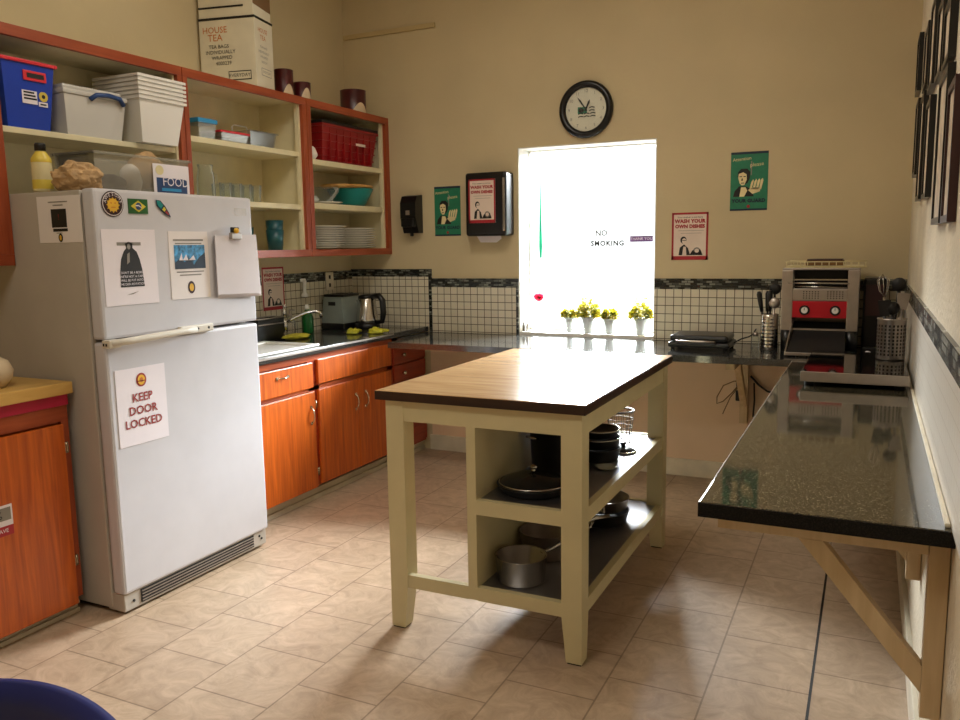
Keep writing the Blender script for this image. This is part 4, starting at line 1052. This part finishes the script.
b = MB(M_glass); b.lathe([(0,0),(.02,0),(.021,.05),(.012,.06)], (2.795,-.20,BZ), 14); b.use(M_steelm); b.lathe([(0,.06),(.015,.06),(.015,.08),(0,.08)], (2.795,-.20,BZ), 12)
tag(b.build('salt_shaker'), 'small glass shaker left of the ribbed canister', 'shaker')
# conveyor toaster
t = thing('conveyor_toaster', 'large steel conveyor toaster with red control panel in the back right corner', 'toaster', (3.12,-.2,BZ))
x0, x1, yf, yb = 2.937, 3.306, -.36, -.05
for x in (x0+.03, x1-.03):
    for y in (yf+.03, yb-.03): MB(M_black).cyl((x,y,BZ),(x,y,.945),.028,.032,16).build('foot', t)
b = MB(M_steelm)
b.box((x0,yf,.945),(x0+.055,yb,1.258),.004); b.box((x1-.055,yf,.945),(x1,yb,1.258),.004); b.box((x0+.055,yb-.02,.945),(x1-.055,yb,1.258)); b.box((x0,yf+.01,1.258),(x1,yb,1.268),.003); b.box((x0+.055,yf+.02,.945),(x1-.055,yb-.02,.955))
b.build('housing', t)
MB(M_ink).box((x0+.055,yf+.10,1.10),(x1-.055,yb-.021,1.257)).build('heating_chamber', t)
b = MB(M_steel); b.cyl((x0+.03,yf+.004,1.192),(x1-.045,yf+.004,1.190),.005,seg=10); b.cyl((x0+.056,yf+.012,1.175),(x1-.056,yf+.012,1.168),.004,seg=10); b.box((x0+.055,yf+.02,1.205),(x1-.055,yf+.06,1.212)); b.build('conveyor_rods', t)
p = MB(M_steelm).box((x0+.055,yf+.004,1.10),(x1-.055,yf+.05,1.163),.003)
p.use(M_ink)
for gx in (0,1):
    for i in range(6):
        for j in range(4):
            X = x0+.105+.115*gx+.014*i; Z = 1.112+.011*j; p.box((X,yf+.0025,Z),(X+.006,yf+.0045,Z+.005))
p.build('perforated_plate', t)
MB(M_panelred).box((x0+.055,yf+.002,1.012),(x1-.055,yf+.06,1.099),.003).build('control_panel', t)
for x in (x0+.115, x1-.108):
    k = MB(M_black); k.cyl((x,yf+.002,1.052),(x,yf-.002,1.052),.026,seg=20); k.use(M_white); k.cyl((x,yf-.002,1.052),(x,yf-.018,1.052),.017,.015,16); k.use(M_ink); k.box((x-.0015,yf-.0188,1.052),(x+.0015,yf-.018,1.066)); k.build('knob', t)
r = MB(M_blackm); r.add([(x0+.06,yf+.10,.985),(x1-.06,yf+.10,.985),(x1-.05,-.545,.848),(x0+.045,-.545,.848),(x0+.06,yf+.10,.978),(x1-.06,yf+.10,.978),(x1-.05,-.545,.840),(x0+.045,-.545,.840)], [(0,1,2,3),(7,6,5,4),(0,4,5,1),(1,5,6,2),(2,6,7,3),(3,7,4,0)])
r.use(M_steelm); r.box((x0+.04,-.556,.838),(x1-.047,-.545,.854),.002); r.hexa([(x0+.04,-.545,.838),(x0+.045,-.545,.838),(x0+.06,yf+.02,.945),(x0+.055,yf+.02,.945),(x0+.04,-.545,.854),(x0+.045,-.545,.854),(x0+.06,yf+.02,1.0),(x0+.055,yf+.02,1.0)])
r.build('toast_slide', t)
# wire warming rack on top with bread
t = thing('warming_rack', 'cream wire rack on top of the conveyor toaster', 'rack', (3.14,-.2,1.2685))
b = MB(M_palelabel)
for i in range(12): 
    x = 2.955+.034*i; b.tube([(x,-.34,1.30),(x,-.34,1.272),(x,-.08,1.272),(x,-.08,1.30)], .0022, 5)
for y, z in ((-.34,1.30),(-.34,1.272),(-.08,1.272),(-.08,1.30),(-.21,1.272)): b.tube([(2.95,y,z),(3.335,y,z)], .0028, 6)
b.box((2.955,-.335,1.2745),(3.32,-.085,1.279))
b.build('wire_frame', t)
tag(MB(M_cardb).box((3.045,-.29,1.2795),(3.225,-.12,1.305),.004).use(M_maroon).box((3.05,-.285,1.305),(3.22,-.125,1.312),.002).build('serving_tray'), 'small dark brown tray lying on the wire rack above the toaster', 'tray')

# dark appliance in the corner and things
t = thing('coffee_maker', 'tall black appliance in the corner right of the conveyor toaster', 'appliance', (3.36,-.14,BZ))
MB(M_black).box((3.325,-.24,BZ),(3.43,-.05,1.215),.012).build('body', t)
MB(M_maroon).box((3.335,-.243,1.02),(3.42,-.241,1.18),.002).build('front_panel', t)
MB(M_black).box((3.33,-.30,BZ),(3.425,-.241,.86),.006).build('drip_tray', t)
packet('small white crumpled napkin beside the perforated utensil pot', 'napkin', 'paper_napkin', (3.36,-.60,.85), (.025,.03,.03), M_paper)

# black tray / hob in front
t = thing('warming_tray', 'low black glass-topped warming tray with steel front edge on the right counter', 'warming tray', (3.31,-1.1,BZ))
TY0, TY1, TX0, TX1 = -1.425, -.70, 3.118, 3.505
for x in (TX0+.03, TX1-.03):
    for y in (TY0+.05, TY1-.05): MB(M_blackm).cyl((x,y,BZ),(x,y,.851),.018,seg=14).build('foot', t)
MB(M_glossblack).box((TX0,TY0+.012,.851),(TX1,TY1,.888),.003).build('glass_top', t)
MB(M_steelm).box((TX0-.002,TY0,.850),(TX1+.002,TY0+.011,.890),.002).build('front_edge', t)

# perforated utensil pot
px, py, pz = 3.446, -.925, .8885
t = thing('utensil_pot', 'perforated steel utensil pot standing on the black warming tray', 'utensil pot', (px,py,pz))
b = MB(M_steelm); b.lathe([(0,0),(.055,0),(.057,.006),(.057,.172),(.059,.175),(.059,.18),(.054,.18),(.054,.006),(0,.006)], (px,py,pz), 36)
b.use(M_ink)
for i in range(22):
    a = 2*PI*i/22
    for j in range(9):
        c = Vector((px+.0572*math.cos(a), py+.0572*math.sin(a), pz+.025+.0155*j)); n = Vector((math.cos(a), math.sin(a), 0)); tn = Vector((-n.y,n.x,0))
        b.add([c-tn*.004-Vector((0,0,.005)), c+tn*.004-Vector((0,0,.005)), c+tn*.004+Vector((0,0,.005)), c-tn*.004+Vector((0,0,.005))], [(0,1,2,3)])
b.build('can', t)
utensil('whisk', (px-.01,py,pz+.02), (px-.035,py+.02,pz+.27), 'whisk', 'tall steel wire whisk in the perforated pot', M_steel)
utensil('spatula', (px+.01,py-.01,pz+.02), (px+.0,py-.02,pz+.20), 'ladle', 'black round-headed ladle in front of the perforated pot tools', M_black)
utensil('spatula', (px-.02,py-.015,pz+.02), (px-.03,py-.03,pz+.19), 'blade', 'short black spatula at left of the perforated pot', M_black)
utensil('tongs', (px+.02,py,pz+.02), (px+.035,py-.01,pz+.22), 'blade', 'grey metal turner leaning right in the perforated pot', M_steelm)
utensil('serving_spoon', (px+.005,py+.02,pz+.02), (px+.02,py+.035,pz+.30), 'ladle', 'dark serving spoon at the back of the perforated pot', M_blackm)

# cables under the counter
tag(MB(M_wireb).tube([(2.63,-.03,.735),(2.665,-.03,.69),(2.685,-.03,.65),(2.69,-.03,.60)], .006, 7).box((2.678,-.045,.575),(2.703,-.02,.615),.003).build('hanging_cable'), 'short black cord with plug hanging left of the tan bracket under the counter', 'cord')
tag(MB(M_blackm).box((2.676,-.046,.49),(2.705,-.018,.55),.005).build('power_adapter'), 'small black power adapter on the wall under the counter', 'adapter')
tag(MB(M_wiretan).tube([(2.70,-.0035,.60),(2.66,-.0035,.60),(2.60,-.0035,.57),(2.565,-.0035,.50),(2.565,-.0035,.46),(2.60,-.0035,.475),(2.65,-.0035,.53),(2.68,-.0035,.57)], .0035, 6).tube([(2.68,-.0035,.56),(2.64,-.0035,.50),(2.60,-.0035,.40)], .003, 6).build('cable_loop'), 'loop of thin brown cable on the wall under the counter', 'cable')
tag(MB(M_wireb).tube([(2.755,-.03,.64),(2.80,-.03,.59),(2.85,-.03,.555),(2.92,-.03,.54)], .006, 7).tube([(2.775,-.028,.60),(2.78,-.028,.50),(2.775,-.028,.40)], .005, 7).build('hanging_cable'), 'black cord behind the tan bracket running towards the right wall', 'cord')

# ------------------------------------------------------------------ right wall frames
def wall_frame(y, w, z0, z1, label, mat=M_black):
    t = thing('picture_frame', label, 'picture frame', (XR-.012, y+w/2, z0), 'frames on the right wall')
    f = MB(mat); e = .018; xa, xb = XR-.02, XR-.0005
    f.box((xa,y,z0),(xb,y+e,z1)); f.box((xa,y+w-e,z0),(xb,y+w,z1)); f.box((xa,y+e,z0),(xb,y+w-e,z0+e)); f.box((xa,y+e,z1-e),(xb,y+w-e,z1)); f.build('frame', t)
    MB(M_sepia).box((XR-.014,y+e,z0+e),(XR-.002,y+w-e,z1-e)).build('picture', t)
wall_frame(-.60, .24, 1.70, 2.04, 'farthest frame in the lower row on the right wall')
wall_frame(-1.11, .26, 1.568, 1.992, 'second farthest frame in the lower row on the right wall')
wall_frame(-1.60, .26, 1.553, 1.90, 'third frame from the corner in the lower row on the right wall')
wall_frame(-2.34, .32, 1.45, 1.868, 'fourth frame from the corner in the lower row, hung lowest on the right wall')
wall_frame(-2.62, .22, 1.448, 1.79, 'nearest brown-black frame in the lower row on the right wall', M_maroon)
wall_frame(-.36, .22, 2.11, 2.375, 'farthest frame in the upper row on the right wall')
wall_frame(-1.14, .24, 2.01, 2.25, 'second farthest frame in the upper row on the right wall')
wall_frame(-1.58, .26, 1.94, 2.25, 'third frame from the corner in the upper row on the right wall')
wall_frame(-2.00, .24, 1.905, 2.137, 'fourth frame from the corner in the upper row on the right wall')
wall_frame(-2.31, .24, 1.885, 2.06, 'nearest frame in the upper row on the right wall')

# ------------------------------------------------------------------ island
IX0, IX1, IY0, IY1 = 1.762, 2.552, -2.4485, -1.1885
t = thing('kitchen_island', 'cream kitchen island table with oiled wood top and two open shelves', 'kitchen island', ((IX0+IX1)/2, (IY0+IY1)/2, 0))
b = MB(M_beech).box((IX0,IY0,.868),(IX1,IY1,.90),.003)
b.use(M_beech_edge)
e = .0012
b.box((IX0-e,IY0-e,.866),(IX1+e,IY0+.001,.8975)); b.box((IX0-e,IY1-.001,.866),(IX1+e,IY1+e,.8975)); b.box((IX0-e,IY0+.001,.866),(IX0+.001,IY1-.001,.8975)); b.box((IX1-.001,IY0+.001,.866),(IX1+e,IY1-.001,.8975))
b.build('tabletop', t)
ov, lw, lb = .015, .072, .056
lx = (IX0+ov+.018, IX1-ov-lw); ly = (IY0+ov, IY1-ov-lw)
for i, x in enumerate(lx):
    for j, y in enumerate(ly):
        m = MB(M_paint); m.box((x,y,.17),(x+lw,y+lw,.866))
        X0 = x if i == 0 else x+lw-lb; Y0 = y if j == 0 else y+lw-lb
        m.hexa([(X0,Y0,.006),(X0+lb,Y0,.006),(X0+lb,Y0+lb,.006),(X0,Y0+lb,.006),(x,y,.17),(x+lw,y,.17),(x+lw,y+lw,.17),(x,y+lw,.17)])
        lg = m.build('leg', t)
        MB(M_blackm).box((X0+.004,Y0+.004,0),(X0+lb-.004,Y0+lb-.004,.006)).build('foot_pad', lg)
xa, xb = lx[0]+lw, lx[1]; ya, yb2 = ly[0]+lw, ly[1]
m = MB(M_paint); q = .012
m.box((xa,IY0+ov+q*.3,.79),(xb,IY0+ov+.022,.866)); m.box((xa,IY1-ov-.022,.79),(xb,IY1-ov-q*.3,.866)); m.box((lx[0]+q*.3,ya,.79),(lx[0]+.022,yb2,.866)); m.box((IX1-ov-.022,ya,.79),(IX1-ov-q*.3,yb2,.866))
m.build('apron', t)
PX = 2.115
m = MB(M_paint).box((PX,IY0+ov+.004,.165),(PX+.035,IY1-ov-.004,.79)); m.build('side_panel', t)
for z0, z1, sz in ((.48,.532,.53), (.163,.212,.21)):
    m = MB(M_paint)
    if z0 < .3:
        m.box((xa,IY0+ov+.004,z0),(PX,IY0+ov+.03,z1)); m.box((xa,IY1-ov-.03,z0),(PX,IY1-ov-.004,z1))
    m.box((PX+.035,IY0+ov+.004,z0),(xb,IY0+ov+.03,z1)); m.box((PX+.035,IY1-ov-.03,z0),(xb,IY1-ov-.004,z1)); m.box((IX1-ov-.03,ya,z0),(IX1-ov-.004,yb2,z1))
    m.build('rail', t)
    sh = MB(M_shelf).box((PX+.035,IY0+ov+.03,sz-.012),(IX1-ov-.03,IY1-ov-.03,sz-.002)); sh.build('shelf', t)
S1, S2 = .5285, .2085

# pans on the island
def pan(name, label, cat, x, y, z, r, h, mat, han, hz=None, hl=.19, hmat=None, tilt=None, rim=None):
    t = thing(name, label, cat, (x,y,z))
    b = MB(mat); b.lathe([(0,0),(r*.86,0),(r*.92,.006),(r,h),(r+.003,h+.002),(r-.004,h),(r*.9,.008),(0,.005)], (x,y,z), 40); b.build('body', t)
    if rim: 
        MB(rim).ring((x,y,z+h), r+.001, .0025, 40).build('rim', t)
    if han is not None:
        d = Vector((math.cos(han),math.sin(han),0)); p = Vector((x,y,z+(hz if hz else h*.8)))
        k = MB(hmat or M_steel); k.tube([p+d*(r*.95), p+d*(r+.04)+Vector((0,0,.012)), p+d*(r+hl*.6)+Vector((0,0,.03)), p+d*(r+hl)+Vector((0,0,.03))], [.008,.007,.009,.007], 8); k.build('handle', t)
    return t
def glass_lid(name, label, x, y, z, r):
    t = thing(name, label, 'lid', (x,y,z))
    MB(M_lidglass).lathe([(r,0),(r*.8,.018),(r*.4,.03),(0,.034),(0,.031),(r*.4,.027),(r*.8,.015),(r-.003,0)], (x,y,z), 40).build('dome', t)
    MB(M_steel).ring((x,y,z+.002), r, .003, 40).build('rim', t)
    MB(M_steel).cyl((x,y,z+.034),(x,y,z+.048),.007,seg=12).ball((x,y,z+.055),.014,12,(1,1,.6)).build('knob', t)
pan('frying_pan', 'wide black frying pan with glass lid at the front of the upper island shelf', 'pan', 2.288, -2.235, S1, .130, .030, M_nonstick, .9, hl=.08, rim=M_nonstick)
glass_lid('pan_lid', 'domed glass lid with steel knob resting on the front frying pan', 2.288, -2.235, S1+.0330, .124)
# wok standing on edge against the stock pot
t = thing('stock_pot', 'tall black pot behind the front frying pan on the upper shelf', 'pot', (2.26,-1.94,S1))
MB(M_nonstick).lathe([(0,0),(.082,0),(.09,.012),(.098,.16),(.101,.166),(.096,.166),(.088,.014),(0,.006)], (2.262,-1.945,S1), 40).build('body', t)
MB(M_nonstick).lathe([(.098,0),(.1,.006),(.07,.022),(.03,.032),(0,.033)], (2.262,-1.945,S1+.1665), 40).build('lid', t)
MB(M_steel).tube([(2.235,-1.955,S1+.198),(2.237,-1.96,S1+.222),(2.262,-1.965,S1+.228),(2.287,-1.96,S1+.222),(2.29,-1.955,S1+.198)], .006, 8).build('lid_handle', t)
k = MB(M_steel); k.tube([(2.195,-2.015,S1+.14),(2.185,-2.045,S1+.148),(2.215,-2.06,S1+.148),(2.23,-2.035,S1+.14)], .005, 8); k.build('side_handle', t)
# stack of pans in the middle
pan('frying_pan', 'lowest black pan in the middle stack on the upper island shelf', 'pan', 2.365, -1.72, S1, .096, .05, M_nonstick, PI*.62, hz=.04, hl=.11, rim=M_nonstick)
pan('frying_pan', 'middle steel-rimmed pan in the stack on the upper island shelf', 'pan', 2.365, -1.72, S1+.0535, .096, .04, M_nonstick, None, rim=M_steel)
pan('saute_pan', 'topmost steel-rimmed pan in the stack under the wire basket', 'pan', 2.366, -1.72, S1+.0965, .09, .032, M_nonstick, None, rim=M_steel)
t = thing('wire_basket', 'steel wire basket with long handle standing behind the pan stack', 'basket', (2.37,-1.40,S1))
bx, by = 2.372, -1.40
b = MB(M_wire)
for rr, zz, rt in ((.046,S1+.003,.0025),(.05,S1+.035,.0016),(.053,S1+.07,.0016),(.056,S1+.105,.0016),(.06,S1+.142,.0045)): b.ring((bx,by,zz), rr, rt, 32)
for k in range(16):
    a = 2*PI*k/16; b.tube([(bx+.046*math.cos(a),by+.046*math.sin(a),S1+.003),(bx+.06*math.cos(a),by+.06*math.sin(a),S1+.142)], .0014, 5)
b.build('mesh_cup', t)
MB(M_nonstick).tube([(bx-.02,by-.052,S1+.148),(bx-.03,by-.12,S1+.155),(bx-.04,by-.24,S1+.14)], [.005,.006,.007], 8).build('handle', t)
# lid leaning off the stack
t = thing('pan_lid', 'black lid with bright steel rim lying right of the pan stack on the upper shelf', 'lid', (2.43,-1.575,S1))
q = Matrix.Rotation(.0, 3, 'X')
MB(M_nonstick).lathe([(0,.02),(.03,.017),(.05,.008),(.054,0),(.051,0),(.03,.012),(0,.014)], (2.434,-1.572,S1+.001), 36).build('disc', t)
MB(M_steel).ring((2.434,-1.572,S1+.005), .054, .004, 40).build('rim', t)
MB(M_black).lathe([(0,.02),(.012,.02),(.01,.03),(.016,.038),(0,.042)], (2.434,-1.572,S1+.001), 16).build('knob', t)
b = MB(M_plateb); b.lathe([(0,0),(.025,0),(.042,.010),(.040,.012),(.025,.004),(0,.004)], (2.447,-1.862,S1), 28)
tag(b.build('saucer'), 'pale grey saucer near the right edge of the upper island shelf', 'saucer')
# lower shelf
t = pan('saucepan', 'shiny steel saucepan at the front of the lower island shelf', 'saucepan', 2.262, -2.295, S2, .093, .095, M_steel, .95, hz=.082, hl=.17)
pan('saucepan', 'second steel saucepan behind the front one on the lower island shelf', 'saucepan', 2.255, -2.03, S2, .10, .10, M_steelm, .8, hz=.088, hl=.18)
t = pan('frying_pan', 'black frying pan stacked at the back of the lower island shelf', 'pan', 2.33, -1.56, S2, .125, .05, M_nonstick, -PI*.45, hl=.18)
pan('frying_pan', 'upper steel frying pan on the back stack of the lower island shelf', 'pan', 2.335, -1.55, S2+.056, .118, .05, M_steelm, -PI*.40, hz=.045, hl=.18)

# ------------------------------------------------------------------ blue chair in the foreground
t = thing('plastic_chair', 'navy blue plastic chair back at the lower left edge of the photo', 'chair', (2.29,-4.4,0))
b = MB(M_navy); n = 24; prof = []
cxx, hw, top = 2.372, .212, .822
def topz(u): 
    a = abs(u); return top + .006*u - .02*a*a - .14*max(0, a-.75)**2*8
front = []; rows = 10
vs = []; fs = []
for side in (0, 1):
    for i in range(n+1):
        u = -1 + 2*i/n; x = cxx + hw*u; bow = .045*(1-u*u)
        for j in range(rows+1):
            z = .46 + (topz(u)-.46)*j/rows; y = -4.285 + bow + .04*(z-.46)/.36 - (.012 if side else 0)
            vs.append((x, y, z))
N = (n+1)*(rows+1); id_ = lambda s_, i, j: s_*N + i*(rows+1) + j
for i in range(n):
    for j in range(rows):
        fs.append((id_(0,i,j), id_(0,i,j+1), id_(0,i+1,j+1), id_(0,i+1,j))); fs.append((id_(1,i,j), id_(1,i+1,j), id_(1,i+1,j+1), id_(1,i,j+1)))
    fs.append((id_(0,i,rows), id_(1,i,rows), id_(1,i+1,rows), id_(0,i+1,rows))); fs.append((id_(0,i,0), id_(0,i+1,0), id_(1,i+1,0), id_(1,i,0)))
for j in range(rows):
    fs.append((id_(0,0,j), id_(1,0,j), id_(1,0,j+1), id_(0,0,j+1))); fs.append((id_(0,n,j), id_(0,n,j+1), id_(1,n,j+1), id_(1,n,j)))
b.add(vs, fs, True); b.build('backrest', t)
MB(M_navy).box((2.14,-4.70,.43),(2.56,-4.255,.4605),.014).build('seat', t)
for x in (2.17, 2.53):
    for y, k in ((-4.67,-1), (-4.29,1)):
        MB(M_steelm).tube([(x,y,.43),(x+(.02 if x > 2.35 else -.02),y+.02*k,.0)], .011, 10).build('leg', t)

# ------------------------------------------------------------------ light
W = bpy.data.worlds.new('sky'); SC.world = W; W.use_nodes = True
nt = W.node_tree; nt.nodes.clear()
out = nt.nodes.new('ShaderNodeOutputWorld'); bg = nt.nodes.new('ShaderNodeBackground')
tc = nt.nodes.new('ShaderNodeTexCoord'); sp = nt.nodes.new('ShaderNodeSeparateXYZ'); rp = nt.nodes.new('ShaderNodeValToRGB')
nt.links.new(tc.outputs['Generated'], sp.inputs[0])
mr = nt.nodes.new('ShaderNodeMapRange'); mr.inputs[1].default_value = -1; mr.inputs[2].default_value = 1
nt.links.new(sp.outputs[2], mr.inputs[0]); nt.links.new(mr.outputs[0], rp.inputs[0])
e = rp.color_ramp.elements
e[0].position = .0; e[0].color = (.06,.058,.054,1); e[1].position = 1.0; e[1].color = (1,1,1,1)
a = e.new(.49); a.color = (.013,.013,.0128,1); a = e.new(.555); a.color = (.0105,.0106,.0108,1); a = e.new(.605); a.color = (.6,.62,.64,1); a = e.new(.75); a.color = (.97,.98,1,1)
nt.links.new(rp.outputs[0], bg.inputs[0]); bg.inputs[1].default_value = 150.0
nt.links.new(bg.outputs[0], out.inputs[0])

def area(name, loc, rot, sx, sy, power, col=(1,1,1), portal=False):
    l = bpy.data.lights.new(name, 'AREA'); l.shape = 'RECTANGLE'; l.size = sx; l.size_y = sy; l.energy = power; l.color = col
    if portal: l.cycles.is_portal = True
    o = bpy.data.objects.new(name, l); COL.objects.link(o); o.location = loc; o.rotation_euler = rot
    return o
area('window_portal', ((WX0+WX1)/2, .24, (WZ0+WZ1)/2), (-PI/2, 0, 0), WX1-WX0, WZ1-WZ0, 1, portal=True)
for y in (-2.0, -4.2):
    area('ceiling_fill', (1.9, y, ZC-.06), (0, 0, 0), 1.2, .6, 23, (1, .93, .82))  # unseen fill lights added under the ceiling to brighten the room

# ------------------------------------------------------------------ camera
yaw, pitch, roll, f = 0.44735608576061614, -0.13952660713188436, -0.015458447059162298, 813.1906581856235
fw = Vector((-math.sin(yaw)*math.cos(pitch), math.cos(yaw)*math.cos(pitch), math.sin(pitch)))
r = fw.cross(Vector((0,0,1))).normalized(); u = r.cross(fw)
r2 = r*math.cos(roll) + u*math.sin(roll); u2 = -r*math.sin(roll) + u*math.cos(roll)
cam = bpy.data.cameras.new('camera'); cam.sensor_width = 36; cam.sensor_fit = 'HORIZONTAL'; cam.lens = f/960*36; cam.clip_start = .02
co = bpy.data.objects.new('camera', cam); COL.objects.link(co)
m = Matrix((r2, u2, -fw)).transposed().to_4x4(); m.translation = Vector((3.35216871, -4.8846623, 1.40830832)); co.matrix_world = m
SC.camera = co
vs = SC.view_settings; vs.view_transform = 'Standard'; vs.look = 'None'; vs.gamma = 1; vs.exposure = 0.0; vs.use_curve_mapping = False
SC.cycles.use_denoising = True
SC.cycles.max_bounces = 8; SC.cycles.transparent_max_bounces = 16
SC.cycles.sample_clamp_indirect = 6
